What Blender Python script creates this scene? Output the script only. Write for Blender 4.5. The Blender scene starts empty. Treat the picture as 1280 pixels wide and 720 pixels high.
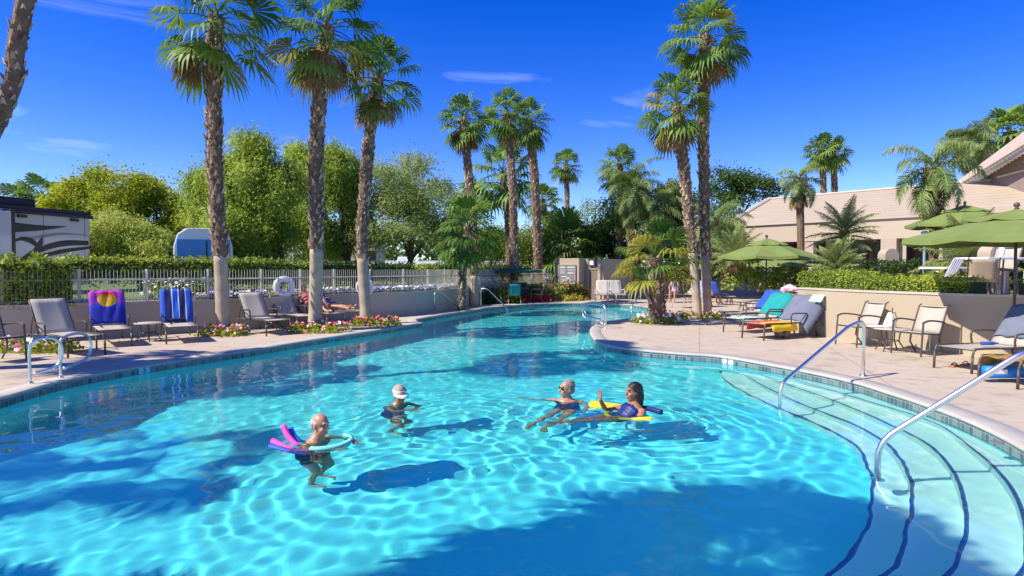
import bpy, bmesh, math, random
import numpy as np
from mathutils import Vector, Matrix
from mathutils.geometry import tessellate_polygon
PI = math.pi
SC = bpy.context.scene
COL = SC.collection
R = math.radians

# ------------------------------------------------------------------ camera
F = 760.0; PITCH = math.atan(24/760.0); CH = 1.78; DZ = 0.13      # focal length in photo pixels, camera height over the water, deck height
LAWN = 0.85; TER = 1.25
def ray(px, py):
    x = (px-640)/F; y = -(py-360)/F
    return Vector((x, math.cos(PITCH)+y*math.sin(PITCH), -math.sin(PITCH)+y*math.cos(PITCH)))
def at(px, py, z=DZ):                 # point of the photo on a level plane
    d = ray(px, py); t = (z-CH)/d.z
    return Vector((d.x*t, d.y*t, z))
def dep(px, py, Y):                   # point of the photo at a distance
    d = ray(px, py); t = Y/d.y
    return Vector((d.x*t, Y, CH+d.z*t))
def under(px, py, z):                 # below the water, refracted
    p = at(px, py, 0); d = ray(px, py).normalized()
    s = math.hypot(d.x, d.y); st = s/1.333; tt = st/math.sqrt(1-st*st)
    return Vector((p.x+d.x/s*tt*(-z), p.y+d.y/s*tt*(-z), z))

# ------------------------------------------------------------------ objects
def tag(o, label=None, cat=None, group=None, kind=None):
    if label: o['label'] = label
    if cat: o['category'] = cat
    if group: o['group'] = group
    if kind: o['kind'] = kind
    return o
def T(name, label, cat, loc=(0,0,0), rz=0, group=None):
    o = bpy.data.objects.new(name, None); COL.objects.link(o)
    o.empty_display_size = .2
    o.location = loc; o.rotation_euler = (0,0,rz)
    return tag(o, label, cat, group)
def rawmesh(name, v, f, m, parent=None, smooth=False, mi=None):
    me = bpy.data.meshes.new(name)
    me.from_pydata([tuple(map(float, p)) for p in v] if not isinstance(v, np.ndarray) else v.tolist(), [], f if not isinstance(f, np.ndarray) else f.tolist())
    ms = m if isinstance(m, (list, tuple)) else [m]
    for k in ms: me.materials.append(k)
    if mi is not None: me.polygons.foreach_set('material_index', mi)
    if smooth: me.polygons.foreach_set('use_smooth', [True]*len(me.polygons))
    me.update()
    o = bpy.data.objects.new(name, me); COL.objects.link(o)
    if parent: o.parent = parent
    return o
def copytree(o, parent=None):
    c = o.copy(); COL.objects.link(c); c.parent = parent
    for ch in list(o.children): copytree(ch, c)
    return c
def frame_of(d):
    d = d.normalized(); a = Vector((0,0,1)) if abs(d.z) < .95 else Vector((1,0,0))
    u = d.cross(a).normalized(); return u, d.cross(u).normalized()
def smoothpath(pts, n=8):             # Catmull-Rom
    P = [Vector(p) for p in pts]; out = []
    P = [P[0]*2-P[1]]+P+[P[-1]*2-P[-2]]
    for i in range(1, len(P)-2):
        for k in range(n):
            t = k/n; a,b,c,d = P[i-1],P[i],P[i+1],P[i+2]
            out.append(.5*((2*b)+(c-a)*t+(2*a-5*b+4*c-d)*t*t+(3*b-a-3*c+d)*t*t*t))
    out.append(P[-2]); return out
class MB:
    def __init__(s): s.v = []; s.f = []; s.m = []; s.k = 0
    def add(s, v, f):
        n = len(s.v); s.v += [tuple(p) for p in v]; s.f += [tuple(i+n for i in q) for q in f]; s.m += [s.k]*len(f); return s
    def box(s, c, d, rz=0, M=None):
        v = []
        for z in (-.5,.5):
            for x, y in ((-.5,-.5),(.5,-.5),(.5,.5),(-.5,.5)):
                p = Vector((x*d[0], y*d[1], z*d[2]))
                if M: p = M @ p
                if rz: p = Matrix.Rotation(rz, 3, 'Z') @ p
                v.append(p+Vector(c))
        return s.add(v, [(3,2,1,0),(4,5,6,7),(0,1,5,4),(1,2,6,5),(2,3,7,6),(3,0,4,7)])
    def tube(s, pts, r, n=8, cap=True):
        P = [Vector(p) for p in pts]; v = []; f = []
        rr = r if isinstance(r, (list, tuple)) else [r]*len(P)
        u = None
        for i, p in enumerate(P):
            d = (P[min(i+1, len(P)-1)]-P[max(i-1, 0)])
            if d.length < 1e-9: d = Vector((0,0,1))
            d.normalize()
            if u is None: u, w = frame_of(d)
            else:
                u = (u-d*u.dot(d))
                if u.length < 1e-6: u, w = frame_of(d)
                u.normalize(); w = d.cross(u)
            for k in range(n):
                a = 2*PI*k/n; v.append(p+(u*math.cos(a)+w*math.sin(a))*rr[i])
        for i in range(len(P)-1):
            for k in range(n):
                a = i*n+k; b = i*n+(k+1)%n; f.append((a, b, b+n, a+n))
        if cap:
            f.append(tuple(reversed(range(n)))); f.append(tuple(range((len(P)-1)*n, len(P)*n)))
        return s.add(v, f)
    def lathe(s, prof, c=(0,0,0), n=20, M=None):
        v = []; f = []
        for r, z in prof:
            for k in range(n):
                a = 2*PI*k/n; p = Vector((r*math.cos(a), r*math.sin(a), z))
                if M: p = M @ p
                v.append(p+Vector(c))
        for i in range(len(prof)-1):
            for k in range(n):
                a = i*n+k; b = i*n+(k+1)%n; f.append((a, b, b+n, a+n))
        return s.add(v, f)
    def ell(s, c, r, n=12, M=None):
        m = n//2+1
        return s.lathe([(math.sin(PI*i/m)*1.0 if 0 < i < m else 1e-4, -math.cos(PI*i/m)) for i in range(m+1)], c, n, (M or Matrix.Identity(3)) @ Matrix.Diagonal(Vector(r)))
    def prism(s, poly, z0, z1):
        n = len(poly); tri = tessellate_polygon([[Vector((p[0], p[1], 0)) for p in poly]])
        v = [(p[0], p[1], z0) for p in poly]+[(p[0], p[1], z1) for p in poly]
        ar = sum(poly[i][0]*poly[(i+1)%n][1]-poly[(i+1)%n][0]*poly[i][1] for i in range(n))
        f = []
        for t in tri:
            a, b, c = t
            cr = (poly[b][0]-poly[a][0])*(poly[c][1]-poly[a][1])-(poly[b][1]-poly[a][1])*(poly[c][0]-poly[a][0])
            if cr < 0: a, b, c = c, b, a
            f.append((a+n, b+n, c+n)); f.append((c, b, a))
        for i in range(n):
            j = (i+1)%n
            f.append((i, j, j+n, i+n) if ar > 0 else (j, i, i+n, j+n))
        return s.add(v, f)
    def strip(s, A, B):               # ribbon between two equal polylines
        n = len(A); return s.add(list(A)+list(B), [(i, i+1, n+i+1, n+i) for i in range(n-1)])
    def build(s, name, m, parent=None, smooth=False, bevel=0):
        o = rawmesh(name, s.v, s.f, m, parent, smooth, s.m if isinstance(m, (list, tuple)) else None)
        if bevel:
            b = o.modifiers.new('bevel', 'BEVEL'); b.width = bevel; b.segments = 2; b.limit_method = 'ANGLE'
        return o
    def obj(s, name, m, label, cat, group=None, smooth=False, kind=None, bevel=0):
        o = s.build(name, m, None, smooth, bevel); return tag(o, label, cat, group, kind)

# ------------------------------------------------------------------ materials
def mat(name, c, rough=.6, c2=None, scale=4, amt=1.0, bump=0, bscale=None, metal=0, island=0, trans=0, spec=.5, detail=4, coat=0):
    m = bpy.data.materials.new(name); m.use_nodes = True
    nt = m.node_tree; N = nt.nodes; L = nt.links; b = N['Principled BSDF']
    b.inputs['Roughness'].default_value = rough; b.inputs['Metallic'].default_value = metal
    b.inputs['Specular IOR Level'].default_value = spec; b.inputs['Coat Weight'].default_value = coat
    b.inputs['Base Color'].default_value = (*c, 1)
    co = N.new('ShaderNodeTexCoord')
    src = None
    if c2:
        n = N.new('ShaderNodeTexNoise'); n.inputs['Scale'].default_value = scale; n.inputs['Detail'].default_value = detail
        L.new(co.outputs['Object'], n.inputs['Vector'])
        mr = N.new('ShaderNodeMapRange'); mr.inputs[1].default_value = .5-.25/amt; mr.inputs[2].default_value = .5+.25/amt
        L.new(n.outputs[0], mr.inputs[0])
        mx = N.new('ShaderNodeMix'); mx.data_type = 'RGBA'; mx.inputs[6].default_value = (*c, 1); mx.inputs[7].default_value = (*c2, 1)
        if island:
            g = N.new('ShaderNodeNewGeometry'); ad = N.new('ShaderNodeMath'); ad.operation = 'ADD'
            mu = N.new('ShaderNodeMath'); mu.operation = 'MULTIPLY_ADD'; mu.inputs[1].default_value = island; mu.inputs[2].default_value = -island/2
            L.new(g.outputs['Random Per Island'], mu.inputs[0]); L.new(mu.outputs[0], ad.inputs[0]); L.new(mr.outputs[0], ad.inputs[1]); ad.use_clamp = True
            L.new(ad.outputs[0], mx.inputs[0])
        else: L.new(mr.outputs[0], mx.inputs[0])
        L.new(mx.outputs[2], b.inputs['Base Color']); src = mx.outputs[2]
    if bump:
        n2 = N.new('ShaderNodeTexNoise'); n2.inputs['Scale'].default_value = bscale or scale*5; n2.inputs['Detail'].default_value = 5
        L.new(co.outputs['Object'], n2.inputs['Vector'])
        bp = N.new('ShaderNodeBump'); bp.inputs['Strength'].default_value = bump; bp.inputs['Distance'].default_value = .02
        L.new(n2.outputs[0], bp.inputs['Height']); L.new(bp.outputs[0], b.inputs['Normal'])
    if trans:
        t = N.new('ShaderNodeBsdfTranslucent'); ms = N.new('ShaderNodeMixShader'); ms.inputs[0].default_value = trans
        if src:
            L.new(src, t.inputs[0])
        else: t.inputs[0].default_value = (*c, 1)
        L.new(b.outputs[0], ms.inputs[1]); L.new(t.outputs[0], ms.inputs[2]); L.new(ms.outputs[0], N['Material Output'].inputs[0])
    return m
def leafmat(name, a, b_, tr=.35, isl=.7, scale=.6): return mat(name, a, .5, b_, scale, 1.2, island=isl*.6, trans=tr, spec=.35)
def stripes(name, axis, cols, period, rough=.8, coord='Object'):
    m = mat(name, cols[0][1], rough); nt = m.node_tree; N = nt.nodes; L = nt.links
    co = N.new('ShaderNodeTexCoord'); sp = N.new('ShaderNodeSeparateXYZ'); L.new(co.outputs[coord], sp.inputs[0])
    d = N.new('ShaderNodeMath'); d.operation = 'DIVIDE'; d.inputs[1].default_value = period; L.new(sp.outputs[axis], d.inputs[0])
    fr = N.new('ShaderNodeMath'); fr.operation = 'FRACT'; L.new(d.outputs[0], fr.inputs[0])
    r = N.new('ShaderNodeValToRGB'); r.color_ramp.interpolation = 'CONSTANT'
    while len(r.color_ramp.elements) < len(cols): r.color_ramp.elements.new(.5)
    for e, (p, c) in zip(r.color_ramp.elements, cols): e.position = p; e.color = (*c, 1)
    L.new(fr.outputs[0], r.inputs[0]); L.new(r.outputs[0], N['Principled BSDF'].inputs['Base Color'])
    return m
def tiles(name, cols, mortar, w, h, axis='u'):
    m = mat(name, cols[0], .25); nt = m.node_tree; N = nt.nodes; L = nt.links
    uv = N.new('ShaderNodeUVMap'); br = N.new('ShaderNodeTexBrick')
    br.offset = 0; br.inputs['Scale'].default_value = 1; br.inputs['Brick Width'].default_value = w; br.inputs['Row Height'].default_value = h
    br.inputs['Mortar Size'].default_value = w*.05; br.inputs['Color1'].default_value = (*cols[0], 1); br.inputs['Color2'].default_value = (*cols[1], 1)
    br.inputs['Mortar'].default_value = (*mortar, 1)
    L.new(uv.outputs[0], br.inputs[0]); L.new(br.outputs[0], N['Principled BSDF'].inputs['Base Color']); return m
M = {}
M['frame'] = mat('bronze_metal', (.07,.05,.045), .4, (.1,.075,.06), 9)
M['sling'] = mat('sling_fabric', (.55,.49,.41), .8, (.62,.56,.48), 30, bump=.15, bscale=300, trans=.25)
M['slingtan'] = mat('tan_sling', (.42,.33,.22), .8, (.48,.38,.26), 30, trans=.1)
M['steel'] = mat('steel', (.8,.78,.75), .33, metal=1)
M['umb'] = mat('umbrella_fabric', (.23,.3,.075), .85, (.28,.36,.1), 3, bump=.1, bscale=8, trans=.3)
M['umbdark'] = mat('dark_green_fabric', (.02,.11,.06), .85, (.03,.14,.07), 3, trans=.2)
M['white'] = mat('white_plastic', (.8,.8,.8), .4, (.74,.75,.76), 6)
M['trunk'] = mat('palm_bark', (.24,.15,.09), .9, (.1,.06,.04), 5, 1.5, bump=.8, bscale=20)
M['boot'] = mat('palm_boots', (.62,.46,.3), .9, (.22,.13,.075), 4, 1.4, island=.9)
M['smoothtrunk'] = mat('smooth_palm_bark', (.54,.42,.28), .85, (.34,.26,.18), 3, 1.4, bump=.5, bscale=15)
M['fan'] = leafmat('fan_frond', (.05,.13,.02), (.27,.4,.06), .4, .8, .5)
M['fany'] = leafmat('yellow_frond', (.2,.26,.03), (.5,.4,.06), .4, .8, .8)
M['dead'] = leafmat('dead_frond', (.42,.25,.1), (.22,.13,.07), .25, .8, .9)
M['feather'] = leafmat('feather_frond', (.1,.18,.04), (.32,.4,.12), .35, .8, .7)
M['datep'] = leafmat('date_frond', (.2,.28,.07), (.5,.52,.2), .35, .8, .7)
M['wood'] = mat('bark', (.12,.08,.055), .9, (.06,.04,.03), 6, bump=.6)
M['wall'] = mat('stucco', (.47,.385,.27), .9, (.43,.35,.24), 1.2, bump=.25, bscale=60)
M['wallL'] = mat('grey_stucco', (.48,.42,.33), .9, (.42,.37,.29), .9, bump=.25, bscale=60)
M['cap'] = mat('wall_cap', (.55,.48,.38), .85, (.5,.43,.34), 2, bump=.2, bscale=60)
M['fence'] = mat('fence_paint', (.62,.57,.47), .5, (.52,.48,.4), 5)
M['skin'] = mat('skin', (.6,.32,.19), .42, (.5,.2,.11), 14, trans=.04)
M['skint'] = mat('tanned_skin', (.44,.21,.11), .38, (.34,.14,.07), 14, trans=.04)

# ------------------------------------------------------------------ pool and deck
shore_px = [(0,497),(80,475),(180,457),(320,436),(400,423),(480,411),(517,404.8),(528,403.2),(521,401),(524,398),(560,392),(600,386),(618,383.5),(669,379.6),(725,378.7),(784,380.6),(808,383.5),(816,388),(802,395),(771,400),(752,402.5),(741,408),(738,414),(743,423),(757,430),(790,436),(850,441.5),(900,445),(972,457),(1055,473.7),(1117,492),(1171,510),(1225,531.5),(1280,560)]
sh = [at(x, y) for x, y in shore_px]
sh = [(p.x, p.y) for p in sh]+[(4.25,4.35),(3.55,3.2),(2.6,2.3),(1.2,1.6),(-1,1.25),(-3.5,1.5),(-6,2.6),(-7.4,4.2),(-7.3,6.1)]
cl = smoothpath([(x, y, 0) for x, y in sh]+[(sh[0][0], sh[0][1], 0)], 6)[:-1]
SHORE = [(p.x, p.y) for p in cl]
def offset(poly, d):                  # + is outward (polygon runs clockwise seen from above)
    n = len(poly); out = []
    for i in range(n):
        a = Vector(poly[i-1]); b = Vector(poly[(i+1)%n]); t = (b-a).normalized()
        out.append((poly[i][0]-t.y*d, poly[i][1]+t.x*d))
    return out
def area(p): return sum(p[i-1][0]*p[i][1]-p[i][0]*p[i-1][1] for i in range(len(p)))/2
SGN = 1 if area(SHORE) < 0 else -1
def off(d): return offset(SHORE, d*SGN)
def ringmesh(A, B, za, zb):
    m = MB(); n = len(A)
    m.add([(x, y, za) for x, y in A]+[(x, y, zb) for x, y in B], [(i, (i+1)%n, n+(i+1)%n, n+i) for i in range(n)]); return m
def set_uv(o, fn):
    me = o.data; uv = me.uv_layers.new(name='UVMap')
    for l in me.loops: uv.data[l.index].uv = fn(l.vertex_index, me.vertices[l.vertex_index].co)
def holed(name, outer, hole, z, m):
    tri = tessellate_polygon([[Vector((x, y, 0)) for x, y in outer], [Vector((x, y, 0)) for x, y in hole]])
    v = [(x, y, z) for x, y in outer]+[(x, y, z) for x, y in hole]; f = []
    for a, b, c in tri:
        cr = (v[b][0]-v[a][0])*(v[c][1]-v[a][1])-(v[b][1]-v[a][1])*(v[c][0]-v[a][0])
        f.append((a, b, c) if cr > 0 else (a, c, b))
    return tag(rawmesh(name, v, f, m), kind='structure')

M['deck'] = mat('deck_concrete', (.55,.45,.34), .85, (.47,.38,.285), .7, .8, bump=.3, bscale=90)
nt = M['deck'].node_tree; N = nt.nodes; L = nt.links                       # stains and sawn joints in the concrete
b = N['Principled BSDF']; src = b.inputs['Base Color'].links[0].from_socket
co = N.new('ShaderNodeTexCoord'); br = N.new('ShaderNodeTexBrick'); br.offset = 0
mp = N.new('ShaderNodeMapping'); mp.inputs['Rotation'].default_value = (0,0,.3); L.new(co.outputs['Object'], mp.inputs[0])
for k, v_ in (('Scale',1),('Brick Width',2.6),('Row Height',2.6),('Mortar Size',.008)): br.inputs[k].default_value = v_
br.inputs['Color1'].default_value = br.inputs['Color2'].default_value = (1,1,1,1); br.inputs['Mortar'].default_value = (.55,.52,.5,1)
L.new(mp.outputs[0], br.inputs[0])
st = N.new('ShaderNodeTexNoise'); st.inputs['Scale'].default_value = 3.5; st.inputs['Detail'].default_value = 8; L.new(co.outputs['Object'], st.inputs[0])
sr = N.new('ShaderNodeMapRange'); sr.inputs[1].default_value = .53; sr.inputs[2].default_value = .7; sr.inputs[3].default_value = 1; sr.inputs[4].default_value = .76; L.new(st.outputs[0], sr.inputs[0])
m1 = N.new('ShaderNodeMix'); m1.data_type = 'RGBA'; m1.blend_type = 'MULTIPLY'; m1.inputs[0].default_value = 1; L.new(src, m1.inputs[6]); L.new(br.outputs[0], m1.inputs[7])
m2 = N.new('ShaderNodeMix'); m2.data_type = 'RGBA'; m2.blend_type = 'MULTIPLY'; m2.inputs[0].default_value = 1; L.new(m1.outputs[2], m2.inputs[6]); L.new(sr.outputs[0], m2.inputs[7])
vo = N.new('ShaderNodeTexVoronoi'); vo.feature = 'DISTANCE_TO_EDGE'; vo.inputs['Scale'].default_value = .28      # fine cracks
dn = N.new('ShaderNodeTexNoise'); dn.inputs['Scale'].default_value = 2.5; dn.inputs['Detail'].default_value = 5; L.new(co.outputs['Object'], dn.inputs[0])
dv = N.new('ShaderNodeVectorMath'); dv.operation = 'MULTIPLY_ADD'; dv.inputs[1].default_value = (.5,.5,.5); L.new(dn.outputs['Color'], dv.inputs[0]); L.new(co.outputs['Object'], dv.inputs[2]); L.new(dv.outputs[0], vo.inputs['Vector'])
cm_ = N.new('ShaderNodeMapRange'); cm_.inputs[1].default_value = .0; cm_.inputs[2].default_value = .0022; cm_.inputs[3].default_value = .62; cm_.inputs[4].default_value = 1; L.new(vo.outputs['Distance'], cm_.inputs[0])
m3 = N.new('ShaderNodeMix'); m3.data_type = 'RGBA'; m3.blend_type = 'MULTIPLY'; m3.inputs[0].default_value = 1; L.new(m2.outputs[2], m3.inputs[6]); L.new(cm_.outputs[0], m3.inputs[7])
L.new(m3.outputs[2], b.inputs['Base Color'])
M['coping'] = mat('coping', (.5,.46,.39), .8, (.42,.385,.33), 2.5, 1.2, bump=.25, bscale=80)
M['plaster'] = mat('pool_plaster', (.2,.8,.84), .7, (.09,.72,.8), .35, .8)
M['stepplaster'] = mat('step_plaster', (.78,.85,.8), .7, (.72,.82,.78), .8, .8)
M['tileband'] = tiles('band_tiles', [(.05,.09,.1),(.2,.25,.24)], (.3,.32,.3), .075, .075)
M['nose'] = tiles('nose_tiles', [(.02,.05,.22),(.04,.09,.3)], (.15,.25,.35), .04, .04)
M['ground'] = mat('ground', (.2,.19,.15), .95, (.13,.14,.09), .3)
M['grass'] = mat('grass', (.08,.14,.03), .95, (.14,.19,.05), 1.5, bump=.5, bscale=60)

deck_out = [(-30,-12),(30,-12),(30,40),(-30,40)]
holed('deck', deck_out, off(.28), DZ, M['deck'])
holed('ground', [(-900,-300),(900,-300),(900,1500),(-900,1500)], [(-29,-11),(29,-11),(29,39),(-29,39)], DZ-.02, M['ground'])
# coping: top, rounded nose, and the tile band under it
cp = MB(); n = len(SHORE)
rings = [(off(.285), DZ), (off(.28), DZ+.006), (off(.03), DZ+.008), (off(-.01), DZ), (off(-.018), DZ-.015), (off(-.012), DZ-.035), (off(.01), DZ-.038)]
for rg, z in rings: cp.v += [(x, y, z) for x, y in rg]
for k in range(len(rings)-1):
    cp.f += [(k*n+i, k*n+(i+1)%n, (k+1)*n+(i+1)%n, (k+1)*n+i) for i in range(n)]; cp.m += [0]*n
tag(cp.build('pool_coping', M['coping'], None, True), kind='structure')
arc = [0]
for i in range(1, n): arc.append(arc[-1]+(Vector(SHORE[i])-Vector(SHORE[i-1])).length)
band = ringmesh(off(.0), off(.0), DZ-.03, -.08).build('pool_tile_band', M['tileband']); tag(band, kind='structure')
set_uv(band, lambda i, c: (arc[i%n], c.z+.005))
wallp = ringmesh(off(.002), off(.002), -.078, -2.0).build('pool_wall', M['plaster'], None, True); tag(wallp, kind='structure'); 
def floor_z(x, y): t = min(1, max(0, (2.2-x)/7)); t = t*t*(3-2*t); return -1.1-.55*t
gx = np.arange(-9, 7.01, .4); gy = np.arange(0, 31.6, .4)
fv = [(x, y, floor_z(x, y)) for y in gy for x in gx]; nx = len(gx)
ff = [(j*nx+i, j*nx+i+1, (j+1)*nx+i+1, (j+1)*nx+i) for j in range(len(gy)-1) for i in range(nx-1)]
floorp = tag(rawmesh('pool_floor', fv, ff, M['plaster'], None, True), kind='structure')

Lpx = [[(896,464),(905,474),(950,500),(1020,530),(1065,555),(1086,590),(1086,630),(1070,675),(1030,720)],
       [(922,462),(934,470),(990,500),(1065,530),(1110,557),(1135,595),(1137,635),(1125,685),(1095,720)],
       [(942,461),(955,469),(1040,500),(1115,532),(1165,560),(1195,600),(1205,650),(1195,690),(1175,720)],
       [(962,462),(990,472),(1080,500),(1165,527),(1220,565),(1255,600),(1275,640),(1279,680),(1267,720)]]
Lz = [-.88,-.63,-.38,-.14]
outer = smoothpath([(3.2,12.9,0),(4.4,12.0,0),(5.2,10.5,0),(5.5,8.7,0),(5.45,7,0),(5.15,5.4,0),(4.6,3.9,0),(3.7,2.7,0),(2.4,1.5,0)], 12)
def resample(P, k):
    P = [Vector(p) for p in P]; s = [0]
    for i in range(1, len(P)): s.append(s[-1]+(P[i]-P[i-1]).length)
    out = []; j = 0
    for q in range(k):
        t = s[-1]*q/(k-1)
        while j < len(s)-2 and s[j+1] < t: j += 1
        out.append(P[j].lerp(P[j+1], (t-s[j])/max(1e-9, s[j+1]-s[j])))
    return out
caust = [floorp, wallp, band]
for k, (pl, z) in enumerate(zip(Lpx, Lz)):
    pts = [under(x, y, z) for x, y in pl]
    pts[0] = pts[0]+Vector((.3,.5,0)); d = (pts[-1]-pts[-2]).normalized(); d2 = Matrix.Rotation(-.25, 3, 'Z') @ d
    pts.append(pts[-1]+d2*1.2+Vector((0,0,0)))
    C = resample(smoothpath(pts, 10), 90); O = resample(outer, 90)
    O = [Vector((p.x, p.y, z)) for p in O]
    prev = Lz[k-1] if k else -1.6
    tr = MB(); inner = [p+(o-p).normalized()*.032 for p, o in zip(C, O)]
    tr.strip(inner, O); tr.strip([p-Vector((0,0,.03)) for p in C], [Vector((p.x, p.y, prev-.02)) for p in C])
    o = tr.build('pool_step', M['stepplaster']); tag(o, kind='structure'); caust.append(o)
    nz = MB(); nz.v = [tuple(p-Vector((0,0,.03))) for p in C]+[tuple(p) for p in C]+[tuple(p) for p in inner]
    nz.f = [(r*90+i, r*90+i+1, (r+1)*90+i+1, (r+1)*90+i) for r in range(2) for i in range(89)]; nz.m = [0]*len(nz.f)
    o = nz.build('step_edge_tiles', M['nose']); tag(o, kind='structure'); caust.append(o)
    ln = [0]
    for i in range(1, 90): ln.append(ln[-1]+(C[i]-C[i-1]).length)
    set_uv(o, lambda i, c: (ln[i%90], (i//90)*.045))
for o in caust: o.cycles.is_caustics_receiver = True

# water
rng = np.random.default_rng(7)
gyl = [1.0]
while gyl[-1] < 30.5: gyl.append(gyl[-1]+min(.11, max(.02, gyl[-1]*.0042)))
gy = np.array(gyl); gx = np.arange(-8.2, 6.6, .032); X, Y = np.meshgrid(gx, gy)
Z = np.zeros_like(X)
big = .5+.5*np.sin(X*.9+.5*Y)*np.sin(Y*.7-X*.4+1)
right = 1/(1+np.exp(-(X+1.5)*1.0))                                   # livelier water to the right, calmer over the steps
steps_calm = 1/(1+np.exp((X-2.9-.0*Y)*2.2)); steps_calm = np.where(Y > 12, 1, steps_calm)
near = np.exp(-((Y-5)/5.5)**2)
for i in range(90):
    lam = .14*2**(rng.random()*2.9); k = 2*PI/lam; a = rng.random()*2*PI
    if lam > .5: a = rng.normal(.5, .9)
    amp = .00108*lam*(1.0 if lam > .35 else .85)
    w = (.3+.5*right*near+.22*big)*(.3+.7*steps_calm)
    ph = 0.25*np.sin(X*.8+i)+0.25*np.sin(Y*.9+2*i)
    Z += w*amp*np.sin(k*(X*math.cos(a)+Y*math.sin(a))+rng.random()*6.28+ph)
for cx, cy, A, lam in ((1.2,7.7,.0016,.22),(.7,8.3,.0012,.25),(-1.95,6.2,.0011,.24),(-1.45,8.0,.0011,.22)):
    r = np.hypot(X-cx, Y-cy); Z += A*np.sin(2*PI*r/lam*(1+.04*np.sin(3*np.arctan2(Y-cy, X-cx)))+1.2*np.sin(X*2.3+Y)+.9*np.sin(Y*3.1-X*1.7))*np.exp(-((r-.6)/1.5)**2)
wide = np.array(off(.12))
def inside(px, py, poly):
    c = np.zeros(px.shape, bool); x0, y0 = poly[-1]
    for x1, y1 in poly:
        if y0 != y1:
            c ^= ((y1 > py) != (y0 > py)) & (px < (x0-x1)*(py-y1)/(y0-y1)+x1)
        x0, y0 = x1, y1
    return c
ins = inside(X, Y, wide)
idx = np.full(X.shape, -1); keep = ins[:-1,:-1] & ins[:-1,1:] & ins[1:,1:] & ins[1:,:-1]
used = np.zeros(X.shape, bool)
for a in (slice(None,-1), slice(1,None)):
    for c in (slice(None,-1), slice(1,None)): used[a, c] |= keep
idx[used] = np.arange(used.sum())
Vw = np.stack([X[used], Y[used], Z[used]], -1)
Q = np.stack([idx[:-1,:-1][keep], idx[:-1,1:][keep], idx[1:,1:][keep], idx[1:,:-1][keep]], -1)
wm = bpy.data.materials.new('water'); wm.use_nodes = True; nt = wm.node_tree; nt.nodes.clear()
rf_ = nt.nodes.new('ShaderNodeBsdfRefraction'); rf_.inputs['IOR'].default_value = 1.33; rf_.inputs['Roughness'].default_value = 0; rf_.inputs['Color'].default_value = (.75,.99,.97,1)
gl = nt.nodes.new('ShaderNodeBsdfGlossy'); gl.inputs['Roughness'].default_value = 0; fz = nt.nodes.new('ShaderNodeFresnel'); fz.inputs['IOR'].default_value = 1.33; ms = nt.nodes.new('ShaderNodeMixShader')
out = nt.nodes.new('ShaderNodeOutputMaterial'); nt.links.new(fz.outputs[0], ms.inputs[0]); nt.links.new(rf_.outputs[0], ms.inputs[1]); nt.links.new(gl.outputs[0], ms.inputs[2]); nt.links.new(ms.outputs[0], out.inputs[0])
WATER = rawmesh('water', Vw, Q, wm, None, True); tag(WATER, kind='structure'); WATER.cycles.is_caustics_caster = True

# ------------------------------------------------------------------ raised ground, walls
WL = [(-30,9.5),(-16,11),(-13,11.8),(-10.8,12.8),(-9.5,13.9),(-8.3,14.9),(-7.2,15.7),(-6.3,16.7),(-5.1,19),(-4.0,21),(-2.9,23),(-1.95,26.6),(-.5,31.0),(2.2,33.7)]
TW = [(5.0,34.4),(12.3,37),(12.3,39.1),(15.4,39.1),(15.4,37),(7.46,15.7),(7.7,14.25),(8.15,12.9),(9.3,11.15),(11.2,10.3),(15,9.6),(60,9.5)]
WL = [((x-.5 if x < -4.5 else x), (y+.62 if x < -4.5 else y+.3 if x < -2 else y)) for x, y in WL]
WLs = [(p.x, p.y) for p in smoothpath([(x, y, 0) for x, y in WL], 4)]
mb = MB().prism(WLs+[(2.2,60),(2.2,140),(-140,140),(-140,9.5)], -.1, LAWN); tag(mb.build('lawn', M['grass']), kind='structure')
mb = MB().prism(TW+[(60,140),(2.2,140),(2.2,36.5),(5.0,36.5)], -.1, TER-.18); tag(mb.build('terrace', M['deck']), kind='structure')
def thickline(mb, P, t, z0, z1, side=1):
    P = [Vector((p[0], p[1])) for p in P]; Q = []
    for i in range(len(P)):
        d = (P[min(i+1, len(P)-1)]-P[max(i-1, 0)]).normalized(); Q.append(P[i]+Vector((-d.y, d.x))*t*side)
    poly = [(p.x, p.y) for p in P]+[(p.x, p.y) for p in reversed(Q)]
    return mb.prism(poly, z0, z1)
def shift(P, d):
    P = [Vector((p[0], p[1])) for p in P]; Q = []
    for i in range(len(P)):
        t = (P[min(i+1, len(P)-1)]-P[max(i-1, 0)]).normalized(); Q.append(Vector((P[i].x-t.y*d, P[i].y+t.x*d)))
    return Q
w = thickline(MB(), shift(WLs, -.08), .2, .05, .93).obj('retaining_wall', M['wallL'], 'long grey stucco wall behind the loungers, under the picket fence', 'wall')
thickline(MB(), shift(WLs, -.1), .24, .93, .975).build('wall_cap', M['cap'], w)
fr = [(p.x, p.y) for p in smoothpath([(x, y, 0) for x, y in TW[5:]], 5)]
w = thickline(MB(), shift(fr, -.08), .24, .05, 1.26).obj('retaining_wall', M['wall'], 'sunlit beige stucco wall behind the armchairs, topped by the clipped hedge', 'wall')
thickline(MB(), shift(fr, -.1), .28, 1.26, 1.3).build('wall_cap', M['cap'], w)
w = thickline(MB(), shift([(15.4,37),(12.5,29.3),(10,22.6),(7.5,15.85)], -.06), .22, .05, 1.06).obj('retaining_wall', M['wall'], 'low beige wall running back to the wide steps, with pink flowers on it', 'wall')
w = thickline(MB(), shift([(5.0,34.4),(12.3,37)], -.06), .22, .05, .93).obj('retaining_wall', M['wallL'], 'far low wall with white flowers, behind the small pair of loungers', 'wall')
st = MB()
for i in range(5): st.box((13.85, 37.2+.38*i+.3, .13+(i+.5)*.19-.0), (3.05,.6,.19), 0)
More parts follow.
